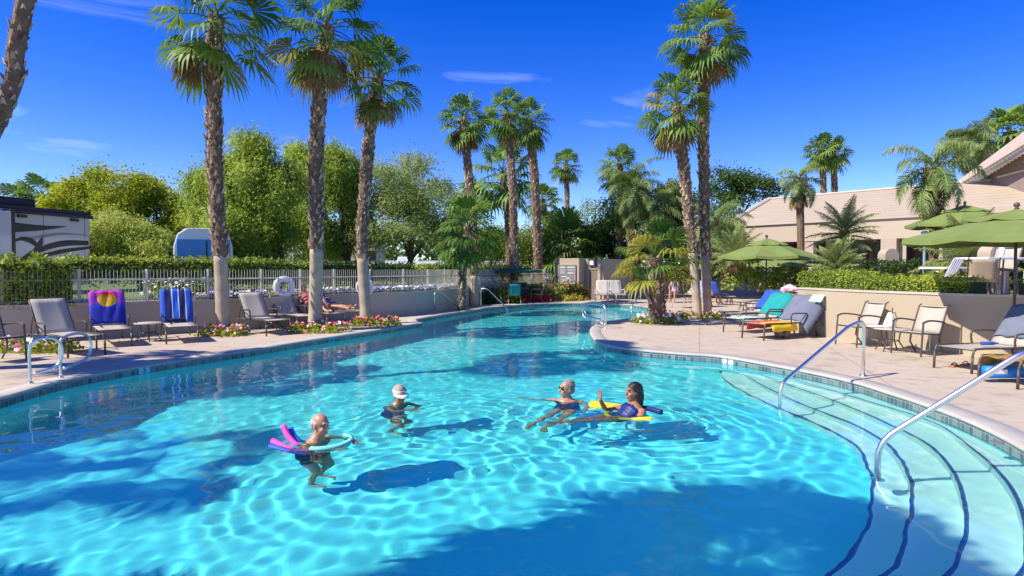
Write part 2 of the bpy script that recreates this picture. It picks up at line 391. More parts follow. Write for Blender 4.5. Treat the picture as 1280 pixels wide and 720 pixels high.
o = st.obj('garden_steps', mat('step_stone', (.6,.53,.42), .9, (.52,.45,.35), 2), 'wide pale steps climbing to the terrace past the blue sling chair', 'steps')
for dx in (-1.45, 1.45):
    MB().tube(smoothpath([(13.85+dx,37.0,.13),(13.85+dx,37.0,.95),(13.85+dx,37.3,1.1),(13.85+dx,39.2,2.0),(13.85+dx,39.3,1.07)], 4), .025, 6).build('handrail', M['frame'], o)

# picket fence, panel by panel
root = T('picket_fence', 'beige metal picket fence standing on the long grey wall', 'fence')
fp = resample([(x, y, .975) for x, y in shift(WLs, .02) if x > -17], 400)
fl = sum((fp[i+1]-fp[i]).length for i in range(399)); npan = 22
fp = resample(fp, npan*18+1)
for k in range(npan):
    seg = fp[k*18:(k+1)*18+1]; mb = MB()
    for z in (.06, .54): mb.tube([p+Vector((0,0,z)) for p in (seg[0], seg[9], seg[-1])], .02, 4, False)
    for j in range(1, 18):
        p = seg[j]; mb.tube([p, p+Vector((0,0,.74)), p+Vector((0,0,.79))], [.008,.008,.003], 4, False)
    mb.build('fence_panel', M['fence'], root)
    p = seg[0]; MB().box(p+Vector((0,0,.4)), (.055,.055,.8)).build('post', M['fence'], root)

def wall_px(px, d=0.0):               # where a photo column meets the left wall
    k = (px-640)/F
    P = resample([(x, y, 0) for x, y in WLs], 600); P = min(P, key=lambda p: abs(p.x-k*p.y)); return Vector((P.x+.69*d, P.y-.72*d, 0))

# ------------------------------------------------------------------ foliage
def quads(name, C, size, m, parent=None, aspect=.5, seed=0, down=0.0, var=.5, up=0.0):
    r = np.random.default_rng(seed); n = len(C)
    a = r.normal(size=(n,3)); a[:,2] = a[:,2]*(1-down)-down*2.2; a /= np.linalg.norm(a, axis=1)[:,None]
    b = r.normal(size=(n,3)); b[:,2] += up*0; b -= (b*a).sum(1)[:,None]*a; b /= np.linalg.norm(b, axis=1)[:,None]
    s = size*(1-var/2+var*r.random(n))[:,None]
    p0 = C; p1 = C+a*s*.5+b*s*aspect*.5; p2 = C+a*s; p3 = C+a*s*.5-b*s*aspect*.5
    V = np.stack([p0, p1, p2, p3], 1).reshape(-1,3); Fq = np.arange(4*n).reshape(-1,4)
    return rawmesh(name, V, Fq, m, parent)
def clumps(blobs, per, nclump, csize, seed):
    """blobs: (centre, radii); each blob carries smaller lobes, leaves gather on the lobes' upper shells"""
    r = np.random.default_rng(seed); out = []; total = per*nclump
    vol = np.array([b[1][0]*b[1][2] for b in blobs]); vol = vol/vol.sum()
    for (c, rad), v in zip(blobs, vol):
        nl = max(7, int(26*v*1.6)); rad = np.array(rad); d = r.normal(size=(nl,3)); d[:,2] = d[:,2]*.9+.1; d /= np.linalg.norm(d, axis=1)[:,None]
        lc = np.array(c)+d*rad*(.45+.5*r.random(nl))[:,None]; lr = (.3+.28*r.random(nl))[:,None]*rad
        k = int(total*v/nl)
        for q in range(nl):
            n = int(k*(.6+.8*r.random())); e = r.normal(size=(n,3)); e /= np.linalg.norm(e, axis=1)[:,None]; e[:,2] = np.where(e[:,2] < -.3, -e[:,2]*.5, e[:,2])
            sh = (.55+.5*r.random(n)**.6)[:,None]; pts = lc[q]+e*sh*lr[q]*[1,1,.8]
            out.append(pts+r.normal(size=(n,3))*csize*(.3+.5*r.random((n,1))))
    return np.concatenate(out)
def limbs(mb, base, tops, r0, seed, fork=.35):
    rd = random.Random(seed); base = Vector(base)
    cen = Vector((sum(t[0] for t in tops)/len(tops), sum(t[1] for t in tops)/len(tops), 0))
    fk = base.lerp(Vector((cen.x, cen.y, max(t[2] for t in tops))), fork*.8); 
    mb.tube([base-Vector((0,0,.1)), base+Vector((0,0,.15)), base.lerp(fk, .5)+Vector((rd.uniform(-.1,.1),0,0)), fk], [r0*1.35, r0, r0*.85, r0*.75], 8)
    for t in tops:
        t = Vector(t); mid = fk.lerp(t, .5)+Vector((rd.uniform(-.3,.3), rd.uniform(-.3,.3), rd.uniform(-.1,.3)))
        mb.tube([fk, mid, t], [r0*.6, r0*.35, r0*.12], 6)
        for _ in range(3):
            e = t+Vector((rd.uniform(-1,1), rd.uniform(-1,1), rd.uniform(.1,.9)))*1.1
            mb.tube([mid.lerp(t, rd.random()), e], [r0*.2, r0*.05], 4, False)
def tree(label, group, base, crown, leaf, lm, n=9000, trunk_r=.14, seed=1, clump=.4, per=26, droop=0, aspect=.5, fork=.3, name='leafy_tree'):
    """crown: (px, py, Y, rx px, ry px) ellipses of the photo at a distance"""
    root = T(name, label, 'tree', base, 0, group)
    B = Vector(base); bl = []
    for px, py, Y, rx, ry in crown:
        c = dep(px, py, Y)-B; k = Y/F; bl.append(((c.x, c.y, c.z), (rx*k, (rx*k)*.8, ry*k)))
    mb = MB(); limbs(mb, (0,0,0), [c for c, _ in bl], trunk_r, seed, fork); mb.build('trunk', M['wood'], root, True)
    pts = clumps(bl, per, n//per, clump, seed)
    if droop:                           # hanging strands
        r = np.random.default_rng(seed+5); k = len(pts)//9; s = pts[r.choice(len(pts), k, False)]
        q = np.repeat(s, 9, 0); st = np.tile(np.arange(9), k)*leaf*.55; q[:,2] -= st; q += r.normal(size=q.shape)*leaf*.25; pts = np.concatenate([pts, q])
    pts = pts[pts[:,2] > .3]
    quads('crown', pts, leaf, lm, root, aspect, seed, down=.45 if droop else .15)
    return root
def hedge(label, path, t, z0, z1, lm, seed, leaf=.09, dens=220, group=None, rough=.06, name='clipped_hedge', cat='hedge'):
    P = resample([(x, y, 0) for x, y in path], 60); mbb = MB()
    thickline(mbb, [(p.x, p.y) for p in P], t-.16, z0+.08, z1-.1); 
    r = np.random.default_rng(seed); L_ = sum((P[i+1]-P[i]).length for i in range(59)); pts = []
    def add(n, fn):
        u = r.random(n)*58.999; i = u.astype(int); fr_ = u-i
        A = np.array([[p.x, p.y] for p in P]); D = A[1:]-A[:-1]; D = np.vstack([D, D[-1]]); D /= np.linalg.norm(D, axis=1)[:,None]
        c = A[i]*(1-fr_)[:,None]+A[i+1]*fr_[:,None]; nn = np.stack([-D[i,1], D[i,0]], -1)
        off_, z = fn(n); wob = rough*np.sin(u*1.3+seed)+rough*.7*np.sin(u*3.1)
        q = np.concatenate([c+nn*off_[:,None], (z+wob*(z > z0+(z1-z0)*.6))[:,None]], 1); q += r.normal(size=q.shape)*.035; pts.append(q)
    h = z1-z0
    add(int(L_*h*dens*1.9), lambda n: (np.full(n, -.1)+r.random(n)*.07, z0-.12+r.random(n)**.85*(h+.12)))
    add(int(L_*t*dens), lambda n: (r.random(n)*t-.08, np.full(n, z1-.06)+r.random(n)*.05))
    add(int(L_*h*dens*.4), lambda n: (np.full(n, t-.1), z0+r.random(n)*h))
    o = quads(name, np.concatenate(pts), leaf, lm, None, .6, seed)
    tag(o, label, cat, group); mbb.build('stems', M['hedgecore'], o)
    return o
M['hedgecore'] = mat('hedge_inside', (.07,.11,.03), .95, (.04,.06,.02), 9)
M['hedgel'] = leafmat('hedge_leaf', (.11,.2,.02), (.42,.48,.05), .3, .8)
M['hedged'] = leafmat('dark_hedge_leaf', (.02,.055,.012), (.06,.12,.02), .25, .8)
M['hedgey'] = leafmat('bright_hedge_leaf', (.15,.24,.02), (.48,.52,.05), .35, .8)
M['lf_willow'] = leafmat('willow_leaf', (.32,.42,.06), (.6,.62,.14), .5, .8)
M['lf_ficus'] = leafmat('ficus_leaf', (.14,.24,.02), (.6,.6,.04), .5, .8)
M['lf_weep'] = leafmat('weeping_leaf', (.18,.3,.04), (.55,.62,.1), .5, .8)
M['lf_mesq'] = leafmat('mesquite_leaf', (.2,.3,.08), (.52,.58,.2), .5, .8)
M['lf_dark'] = leafmat('dark_leaf', (.025,.07,.015), (.13,.22,.04), .3, .8)
M['lf_yel'] = leafmat('lime_leaf', (.16,.24,.03), (.36,.43,.07), .4, .8)

# palms ---------------------------------------------------------------
def fan_leaf(mb, base, az, el, Lp, Rf, rd, nseg=20, dry=False):
    """petiole from base, then a folded fan of drooping blades"""
    d = Vector((math.cos(az)*math.cos(el), math.sin(az)*math.cos(el), math.sin(el)))
    sag = Vector((0,0,-.22*Lp)) if not dry else Vector((0,0,-.3*Lp))
    hub = base+d*Lp+sag; mb.tube([base, base+d*Lp*.55+sag*.25, hub], [.03,.018,.012], 3, False)
    fwd = (d+Vector((0,0,-.35 if not dry else -1.2))).normalized(); side = fwd.cross(Vector((0,0,1)))
    if side.length < .1: side = Vector((-math.sin(az), math.cos(az), 0))
    side.normalize(); tw = rd.uniform(-.5,.5); side = (Matrix.Rotation(tw, 3, fwd) @ side); up = side.cross(fwd).normalized()
    spread = R(115) if not dry else R(55)
    for i in range(nseg):
        a = -spread+2*spread*(i+.5)/nseg; ll = Rf*(.72+.28*math.cos(a*.75))*(1+rd.uniform(-.06,.06))
        dd = (fwd*math.cos(a)+side*math.sin(a)+up*(.18*math.cos(a*1.0)-.12+rd.uniform(-.05,.05))).normalized()
        wv = (-fwd*math.sin(a)+side*math.cos(a)); fold = up*(.025 if i%2 else -.025)
        w1 = spread/nseg*ll*.62*1.08
        p1 = hub+dd*ll*.6; p2 = hub+dd*ll*.8+Vector((0,0,-.08*ll)); p3 = hub+dd*ll*.95+Vector((rd.uniform(-.03,.03),rd.uniform(-.03,.03),-(.22+rd.random()*.25)*ll))
        mb.add([hub, p1-wv*w1+fold, p1+wv*w1+fold, p2-wv*w1*.5, p2+wv*w1*.5, p3], [(0,1,2),(1,3,4,2),(3,5,4)])
def feather(mb, base, az, el, Ln, rd, leaf=.5, droop=1.0, n=26, wid=.02):
    d = Vector((math.cos(az), math.sin(az), 0)); pts = []
    for i in range(9):
        t = i/8; e = el-droop*t*t*1.6; 
        pts.append(base if i == 0 else pts[-1]+(d*math.cos(el-droop*1.5*t**1.3)+Vector((0,0,math.sin(el-droop*1.5*t**1.3))))*Ln/8)
    mb.tube(pts, [.03*(1-i/9)+.006 for i in range(9)], 3, False)
    S = resample(pts, n+6)[5:]
    sd = Vector((-d.y, d.x, 0))
    for i, p in enumerate(S[:-1]):
        t = i/len(S); q = (S[i+1]-p).normalized(); ll = leaf*(math.sin(PI*min(1,.25+t*.8))*.9+.15)
        for s in (-1, 1):
            o = (sd*s*(1-rd.random()*.3)+q*.5+Vector((0,0,rd.uniform(-.2,.35)))).normalized(); e = p+o*ll*.6; e2 = e+o*ll*.35+Vector((0,0,-ll*(.3+.3*droop)))
            mb.add([p+q*wid, p-q*wid, e-q*wid*.8, e+q*wid*.8, e2], [(0,1,2,3),(3,2,4)])
def trunkmesh(mb, path, r0, r1, rd, smooth_to=0, bootlen=.16, dens=26, boots=True, mi_boot=1, flare=1.2):
    P = resample(smoothpath(path, 8), 60); H = sum((P[i+1]-P[i]).length for i in range(59)); rr = []
    for i in range(60):
        t = i/59; r = r0+(r1-r0)*t; r *= 1+(flare-1)*math.exp(-t*H/.35); rr.append(r*(1+rd.uniform(-.03,.03)))
    return P, rr, H
def palm(kind, label, base, path_px, r0, r1, fronds, Lp, Rf, seed, group, smooth_h=0, dead=6, nseg=20, yellow=0, boots=True, elmin=-50, Y2=None, bootlen=.15, path3=None):
    """path_px: photo points up the trunk (px,py) at the base's distance (Y + lean)"""
    rd = random.Random(seed); root = T(kind, label, 'palm', base, 0, group); B = Vector(base)
    pts = [Vector((0,0,-.05))]
    if path3: pts += [Vector(q) for q in path3]
    for i, (px, py) in enumerate(path_px or []):
        pts.append(dep(px, py, B.y+(Y2-B.y if Y2 else 0)*(i+1)/len(path_px))-B)
    mb = MB(); P, rr, H = trunkmesh(mb, pts, r0, r1, rd)
    ms = max(1, int(60*smooth_h/H)) if smooth_h else 0
    mb.k = 0; mb.tube(P[ms:], rr[ms:], 10, True)
    if boots:
        mb.k = 1; na = int(H*(1-ms/60)*46*(r0/.2)**.5)
        for i in range(na):
            t = ms/60+(1-ms/60)*(i+rd.random())/na; f = min(58.99, t*59); j = int(f); p = P[j].lerp(P[j+1], f-j); r = rr[j]
            a = i*2.39996+rd.uniform(-.45,.45); o = Vector((math.cos(a), math.sin(a), 0)); s = Vector((-o.y, o.x, 0)); bl = bootlen*rd.uniform(.4,1.3); w = bl*.4
            tip = p+o*(r+bl*rd.uniform(.15,.55))+Vector((0,0,bl*rd.uniform(.5,1)))
            a0 = p+o*(r*.97)+s*w-Vector((0,0,bl*.3)); b0 = p+o*(r*.97)-s*w-Vector((0,0,bl*.3)); c0 = p+o*(r*1.0)+Vector((0,0,bl*.35)); e0 = p+o*(r+bl*.22)-Vector((0,0,bl*.1))
            mb.add([a0, b0, c0, tip+s*w*.3, tip-s*w*.3, e0], [(0,5,3),(5,1,4),(5,4,3),(0,3,2),(1,2,4),(2,3,4)])
    tr = mb.build('trunk', [M['trunk'], M['boot']], root)
    if ms:
        MB().tube(P[:ms+1], [r*.96 for r in rr[:ms+1]], 14).build('lower_trunk', M['smoothtrunk'], root, True)
    tip = P[-1]; cm = MB()
    ax = (P[-1]-P[-6]).normalized()
    for i in range(fronds):
        u = (i+.5)/fronds; el = R(82-(82-elmin)*u**.85)+rd.uniform(-.1,.1); az = i*2.39996+rd.uniform(-.25,.25)
        cm.k = 1 if rd.random() < yellow*u*1.6 else 0
        b0 = tip+ax*(.15-.45*u)
        if kind == 'fan_palm': fan_leaf(cm, b0, az, el, Lp*rd.uniform(.8,1.1), Rf*rd.uniform(.85,1.1), rd, nseg)
        elif kind == 'queen_palm': feather(cm, b0+ax*.1, az, el, Lp*rd.uniform(.85,1.1), rd, Rf, 1.05, 46)
        else: feather(cm, b0, az, el, Lp*rd.uniform(.85,1.1), rd, Rf, .32, 40, .012)
    base_m = {'fan_palm': M['fan'], 'queen_palm': M['feather'], 'date_palm': M['datep']}[kind]
    cm.build('crown', [base_m, M['fany']], root)
    if dead:
        dm = MB()
        for i in range(dead):
            az = rd.uniform(0, 2*PI); b0 = tip-ax*rd.uniform(.3,.7)
            if kind == 'fan_palm': fan_leaf(dm, b0, az, R(rd.uniform(-50,-15)), Lp*rd.uniform(.4,.75), Rf*rd.uniform(.6,.85), rd, 12, True)
            else: feather(dm, b0, az, R(-20), Lp*.6, rd, Rf*.6, .8, 16)
        dm.build('dead_fronds', M['dead'], root)
    if kind == 'queen_palm':
        sk = MB()
        for i in range(26):
            a = i*2.4; o = Vector((math.cos(a), math.sin(a), 0)); s = Vector((-o.y, o.x, 0)); h = -.9+.75*i/26
            p = tip+ax*h+o*r1*1.05; sk.add([p+s*.09, p-s*.09, p+o*.14+Vector((0,0,.35))-s*.06, p+o*.18+Vector((0,0,.45)), p+o*.14+Vector((0,0,.35))+s*.06], [(0,1,2,4),(4,2,3)])
        sk.build('leaf_bases', M['boot'], root)
    return root
def L3(px, py, z=DZ): return at(px, py, z)
g1 = 'fan palms around the pool'
palm('fan_palm', 'tall fan palm rising from red flowers just right of the blue striped lounger', L3(279,418), [(276,330),(268,180),(270,20)], .17,.17, 24, .95,.82, 11, g1, 2.0, 9)
palm('fan_palm', 'tall fan palm with a smooth grey foot in front of the pink sunbather', L3(394,412), [(396,290),(396,170),(409,32)], .19,.17, 26, .95,.82, 12, g1, 2.25, 13, yellow=.3)
palm('fan_palm', 'slender leaning fan palm, its orange streaked foot beside the blue sunbather', L3(458,405), [(453,300),(462,170),(474,95)], .17,.15, 24, .78,.68, 13, g1, 2.0, 14, yellow=.35)
palm('fan_palm', 'fan palm trunk leaning into the top left corner of the picture', (-10.2,9.6,DZ), [(2,140),(20,60),(44,-60),(80,-230)], .125,.12, 30, 1.0,.95, 14, g1, 0, 6, bootlen=.1)
palm('fan_palm', 'tall lone fan palm with browning lower fronds, left of the far palm pair', L3(592,383), [(592,290),(584,200),(579,148)], .18,.18, 30, .7,.68, 15, g1, 1.5, 15, 16)
palm('fan_palm', 'short dark stemmed fan palm right in front of the tall lone one', L3(577,388), [(579,330),(585,280)], .14,.12, 24, .9,.8, 16, g1, 0, 2, 16)
palm('fan_palm', 'tallest fan palm of the far pair, left, above the dark green parasol', L3(643,377), [(643,320),(640,220),(633,140)], .19,.19, 30, .8,.72, 17, g1, 1.2, 14, 16)
palm('fan_palm', 'stout fan palm of the far pair, right, crown touching its neighbour', (1.45,33.5,LAWN), [(672,310),(668,220),(660,150)], .22,.24, 32, .85,.75, 18, g1, 0, 14, 16)
palm('fan_palm', 'fan palm with grey green crown half hidden behind the far pair', (-.2,36,LAWN), [(636,290),(628,215)], .2,.2, 30, 1.5,1.2, 19, g1, 0, 3, 16)
palm('fan_palm', 'smaller dark fan palm just right of the far pair', (1.9,44,LAWN), [(682,300),(678,250)], .2,.18, 28, .85,.8, 20, g1, 0, 6, 14)
palm('fan_palm', 'isolated dark fan palm against open sky above the pump house', (4.4,48,LAWN), [(709,260),(708,205)], .2,.18, 28, .8,.8, 21, g1, 0, 4, 14)
palm('fan_palm', 'broad low fan palm with a brown skirt above the pump house', (3.3,37,LAWN), [(707,306)], .35,.35, 40, 1.4,1.35, 22, g1, 0, 14, 20, elmin=-30)
palm('fan_palm', 'young bright fan palm with an orange shaggy trunk at the pool corner', L3(823,404), [(820,360),(818,322)], .24,.22, 22, .85,.75, 23, g1, 0, 0, 20, yellow=.6, elmin=-20, bootlen=.16)
palm('fan_palm', 'shorter fan palm of the close pair, with yellow fronds to its left', L3(872,395), [(868,340),(857,230),(845,130)], .15,.2, 28, .8,.7, 24, g1, 2.3, 12, 18, yellow=.55)
palm('fan_palm', 'tallest fan palm of the close pair by the pool corner', L3(884,394), [(882,330),(879,160),(882,45)], .16,.2, 34, .95,.78, 25, g1, 2.3, 12, 18, yellow=.2)
palm('fan_palm', 'fan palm showing over the jungle of fronds left of the close pair', (6.2,36,TER-.2), [(776,260),(774,205)], .2,.2, 30, .8,.8, 26, g1, 0, 8, 16)
g2 = 'palms over the clubhouse roof'
palm('fan_palm', 'left palm of the two standing behind the roof', (27,56,TER-.2), [(1028,260),(1027,188)], .28,.25, 30, 1.0,.95, 27, g2, 0, 3, 14)
palm('fan_palm', 'right palm of the two standing behind the roof', (29,56,TER-.2), [(1043,260),(1041,190)], .28,.25, 30, 1.0,.95, 28, g2, 0, 3, 14)
palm('fan_palm', 'palm at the right edge behind the tiled gable', (33,41,TER-.2), [(1262,230),(1262,165)], .4,.38, 34, 1.2,1.3, 29, g2, 0, 3, 14)
palm('queen_palm', 'thick trunked palm with dense drooping crown left of the gable', (25.6,36,TER-.2), [(1215,230),(1212,180)], .3,.38, 40, 1.8,.7, 30, g2, 0, 0, boots=True)
palm('queen_palm', 'slim queen palm with a bulging head in front of the long roof', (13.8,20,TER-.18), [(1168,300),(1166,212)], .13,.17, 15, 1.7,.55, 31, g2, 0, 2, boots=False)
palm('queen_palm', 'slim queen palm with browning fronds at the left part of the roof', (12.8,27,TER-.18), [(1001,300),(999,228)], .14,.17, 14, 1.25,.4, 32, g2, 0, 5, boots=False)
palm('date_palm', 'small feathery palm in front of the dark clubhouse window', (12.9,23.5,TER-.18), [(1056,300),(1055,288)], .18,.17, 34, 1.4,.34, 33, 'garden palms', 0, 0, elmin=-15, bootlen=.12)
palm('date_palm', 'little bushy palm behind the left end of the clipped hedge', (9.8,18.5,TER-.18), [(1046,333)], .16,.15, 40, .9,.28, 34, 'garden palms', 0, 0, elmin=-10, bootlen=.1)
palm('date_palm', 'bushy palm between the rear parasol and the near parasol pole', (13.4,18,TER-.18), [(1210,322)], .2,.2, 46, 1.4,.4, 35, 'garden palms', 0, 0, elmin=-20, bootlen=.12)
palm('queen_palm', 'full queen palm in the frond jungle left of the close palm pair', (7.0,34.5,TER-.2), [(787,290),(790,235)], .2,.2, 30, 2.4,.6, 36, 'garden palms', 0, 5)
palm('queen_palm', 'drooping queen palm behind the young bright palm', (8.3,34.5,TER-.2), [(815,300),(818,265)], .2,.2, 30, 2.4,.6, 37, 'garden palms', 0, 4)
palm('queen_palm', 'queen palm with arching fronds right of the close palm pair', (10.6,33,TER-.2), [(893,300),(896,282)], .18,.18, 28, 2.3,.55, 38, 'garden palms', 0, 3)
palm('date_palm', 'grey feathered palm with brown tips left of the front parasol', (10.5,30,TER-.2), [(920,318)], .2,.2, 34, 1.6,.4, 39, 'garden palms', 0, 6, elmin=-10)
palm('fan_palm', 'tiny distant palm beyond the motorhome, left', (-38,48,LAWN), [(22,256)], .25,.22, 26, 1.2,1.1, 40, 'distant palms', 0, 0, 12)
palm('fan_palm', 'tiny distant palm beyond the motorhome, right', (-36,48,LAWN), [(53,244)], .25,.22, 26, 1.3,1.1, 41, 'distant palms', 0, 0, 12)
# palms and a shade tree on the lawn beside the photographer: out of frame, they throw the shadows on the water
g3 = 'palms standing left of the frame'
for label, x, y, h, lx, seed, nf, Lp, Rf in (('tall bushy fan palm on the paving left of the picture', -6.6,1.2,8.0,.3,61,50,1.1,1.1),('fan palm near the left end of the grey wall', -12.4,8.6,7.2,.5,62,24,1,.9),
                           ('small fan palm beside the near end of the pool', -8.9,1.6,4.6,.0,63,14,.8,.8),('sparse fan palm far out to the left', -12.8,3.6,8.2,0,65,12,1.1,.85)):
    palm('fan_palm', label, (x, y, DZ), None, .19, .17, nf, Lp, Rf, seed, g3, 0, 4, path3=[(0,0,h*.5),(lx,0,h)])

# ------------------------------------------------------------------ trees and shrubs
g = 'broadleaf trees beyond the fence'
tree('round yellow green tree beyond the motorhome, left', g, (-25,38,LAWN), [(98,252,38,34,26),(125,262,38,28,28),(75,262,38,20,14)], .2, M['lf_ficus'], 16000, .2, 101, .42, per=70)
tree('tall darker domed tree behind the pale willow', g, (-20.5,36,LAWN), [(160,238,36,42,28),(195,258,36,42,30),(150,270,36,30,30),(225,272,36,20,24),(195,295,36,45,20)], .18, M['lf_ficus'], 32000, .22, 102, .45, per=70)
tree('pale green willowy bush tree behind the front hedge', g, (-16.5,27,LAWN), [(148,292,27,34,27),(180,305,27,34,20),(125,300,27,16,25)], .17, M['lf_willow'], 16000, .1, 103, .25, droop=1, aspect=.25)
tree('tall weeping tree just right of the first palm trunk', g, (-8.6,24,LAWN), [(310,205,24,34,34),(283,245,24,42,46),(335,245,24,38,48),(305,295,24,60,28)], .16, M['lf_weep'], 34000, .18, 104, .34, per=60, droop=1, aspect=.3)
tree('weeping tree seen between the second and third palm trunks', g, (-7.2,28,LAWN), [(375,215,28,30,30),(420,218,28,40,36),(445,250,28,36,38),(365,255,28,38,38),(405,285,28,70,28)], .16, M['lf_weep'], 36000, .2, 105, .36, per=60, droop=1, aspect=.3)
tree('airy grey green mesquite to the right of the third palm', g, (-4.8,28.5,LAWN), [(500,215,28.5,44,24),(530,240,28.5,50,34),(488,262,28.5,40,40),(548,275,28.5,48,32),(510,298,28.5,60,20)], .14, M['lf_mesq'], 36000, .17, 106, .38, aspect=.35, per=50)
tree('small mesquite with two dark stems near the short palm', g, (-3.2,33,LAWN), [(575,265,33,22,26),(560,295,33,28,18)], .19, M['lf_mesq'], 8000, .12, 107, .3, aspect=.35)
tree('lime green tree low behind the far hedge', g, (-1.2,40,LAWN), [(620,305,40,38,22),(600,300,40,24,20)], .17, M['lf_yel'], 9000, .13, 108, .35, droop=1, aspect=.3)
tree('lime green tree behind the stout pair palm', g, (1.5,43,LAWN), [(655,310,43,30,22),(690,300,43,26,26)], .18, M['lf_yel'], 8000, .13, 109, .4)
tree('yellowing thin tree above the pump house', g, (5.2,45,LAWN), [(735,270,45,22,18),(728,295,45,24,20)], .15, M['lf_yel'], 2600, .1, 110, .35, per=14)
tree('dense dark tree right of the pump house', g, (6.4,37,TER-.2), [(762,292,37,30,28),(785,315,37,45,20),(810,290,37,34,34),(745,312,37,20,18)], .19, M['lf_dark'], 14000, .18, 111, .4)
tree('bright leafy tree in front of the dark mass, beside the drooping palms', g, (7.2,35.5,TER-.2), [(770,262,35.5,18,22),(800,250,35.5,22,24),(830,240,35.5,18,18),(790,290,35.5,30,20)], .16, M['lf_yel'], 5500, .14, 112, .35, per=18)
tree('dark tree rising behind the left hip of the roof', g, (16,50,TER-.2), [(915,228,50,26,26),(945,238,50,28,18),(900,255,50,30,24),(965,242,50,10,10)], .24, M['lf_dark'], 9000, .22, 113, .5)
tree('dark tree filling the gap behind the close palm pair', g, (10.5,36,TER-.2), [(868,300,36,38,32),(905,305,36,26,26),(850,265,36,22,30)], .2, M['lf_dark'], 12000, .18, 114, .4)
tree('leafy green shrub tree right of the close palm pair', g, (12.2,34,TER-.2), [(900,300,34,20,20),(925,325,34,22,14)], .16, M['lf_ficus'], 4500, .1, 115, .3)
tree('green trees low on the left of the far hedge', g, (-14,46,LAWN), [(240,285,46,20,28),(260,300,46,26,20),(350,305,46,40,20),(440,305,46,50,22)], .25, M['lf_ficus'], 9000, .2, 116, .5)
# leafless tree at the left edge
root = T('bare_tree', 'leafless grey twiggy tree at the left edge', 'tree', (-30,34,LAWN), 0, g)
rd = random.Random(5); mb = MB()
def br_(p, d, l, r, k):
    q = p+d*l; mb.tube([p, p.lerp(q, .5)+Vector((rd.uniform(-.04,.04),0,rd.uniform(-.04,.04)))*l, q], [r, r*.8, r*.55], 4, False)
    if k == 0: return
    for _ in range(3 if k > 2 else 4):
        e = (d+Vector((rd.uniform(-.8,.8), rd.uniform(-.8,.8), rd.uniform(-.25,.5)))).normalized(); br_(q if rd.random() < .6 else p.lerp(q, .7), e, l*rd.uniform(.6,.8), r*.5, k-1)
br_(Vector((0,0,0)), Vector((.03,0,1)).normalized(), 2.2, .13, 6)
mb.build('trunk', mat('grey_twigs', (.25,.22,.22), .9), root)

# hedges
hl = [(-16,12.2),(-13,12.9),(-10.8,13.9),(-9.5,14.9)]
hedge('thick unclipped hedge poking through the fence at the far left', [(p.x, p.y) for p in shift(WLs, .03) if -19 < p.x < -10.1], 1.0, LAWN+.12, 2.0, M['hedgey'], 1, .1, 300, rough=.08)
pts = [(p[0]-1.1, p[1]+1.4) for p in WLs if p[0] > -10.5]
root_l = 'light green hedge behind the fence'
cuts = [('behind the sunset towel lounger', 0, 2), ('between the first palm and the sunset towel', 2, 6), ('right of the first palm trunk', 6, 9), ('behind the sunbathers', 9, 14), ('left of the short dark palm', 14, 19), ('running up to the pump house', 19, 40)]
PH = resample([(x, y, 0) for x, y in pts], 200)
hs = [(0,30,2.08,'hedgey'),(30,52,2.05,'hedgel'),(52,60,2.0,'hedgel'),(60,78,2.0,'hedged'),(78,98,1.95,'hedged'),(98,130,1.9,'hedgel'),(130,199,1.93,'hedgey')]
lb = ['light green hedge with open stems left of the first palm','light green hedge between the first palm and the windscreen coach','small light hedge directly right of the first palm trunk','dark rounded hedge left of the second palm','dark rounded hedge between second and third palm','mid green hedge under the mesquite','sunny yellow green hedge running up to the pump house']
for (a, b_, z, m), s in zip(hs, lb):
    hedge(s, [(p.x, p.y) for p in PH[a:b_+1]], .7, 1.45 if m == 'hedgey' and a == 0 else 1.25, z, M[m], 10+a, .1, 240, 'hedge along the back of the fence', .05)
hedge('clipped hedge on the beige wall, left of the gap with the tan chair', [(7.78,15.0),(8.0,14.3),(8.45,13.0),(9.05,12.0)], .85, 1.15, 1.6, M['hedgel'], 20, .055, 900, 'hedge on the beige wall', .02)
hedge('raised left end of the clipped hedge on the beige wall', [(7.72,16.2),(7.85,15.3),(8.15,14.4)], .9, 1.15, 1.7, M['hedgel'], 21, .055, 900, 'hedge on the beige wall', .02)
hedge('clipped hedge on the beige wall behind the near parasol pole', [(9.55,11.3),(10.2,10.9),(11.4,10.4),(14,9.9)], .8, 1.15, 1.6, M['hedgel'], 22, .055, 900, 'hedge on the beige wall', .02)
hedge('darker low hedge below the clubhouse windows', [(11.5,20.5),(14,19.6),(17.5,18)], .9, TER-.2, 2.03, M['hedged'], 23, .08, 320, rough=.03)
hedge('dark clipped hedge on the far low wall beside the pump house', [(5.3,34.9),(9.6,36.5)], 1.0, .95, 1.72, M['hedged'], 24, .11, 260, rough=.03)
hedge('green hedge behind the wide pale steps', [(12.0,39.8),(18.5,39.8)], 1.0, TER-.2, 1.78, M['hedged'], 25, .11, 260, rough=.03)

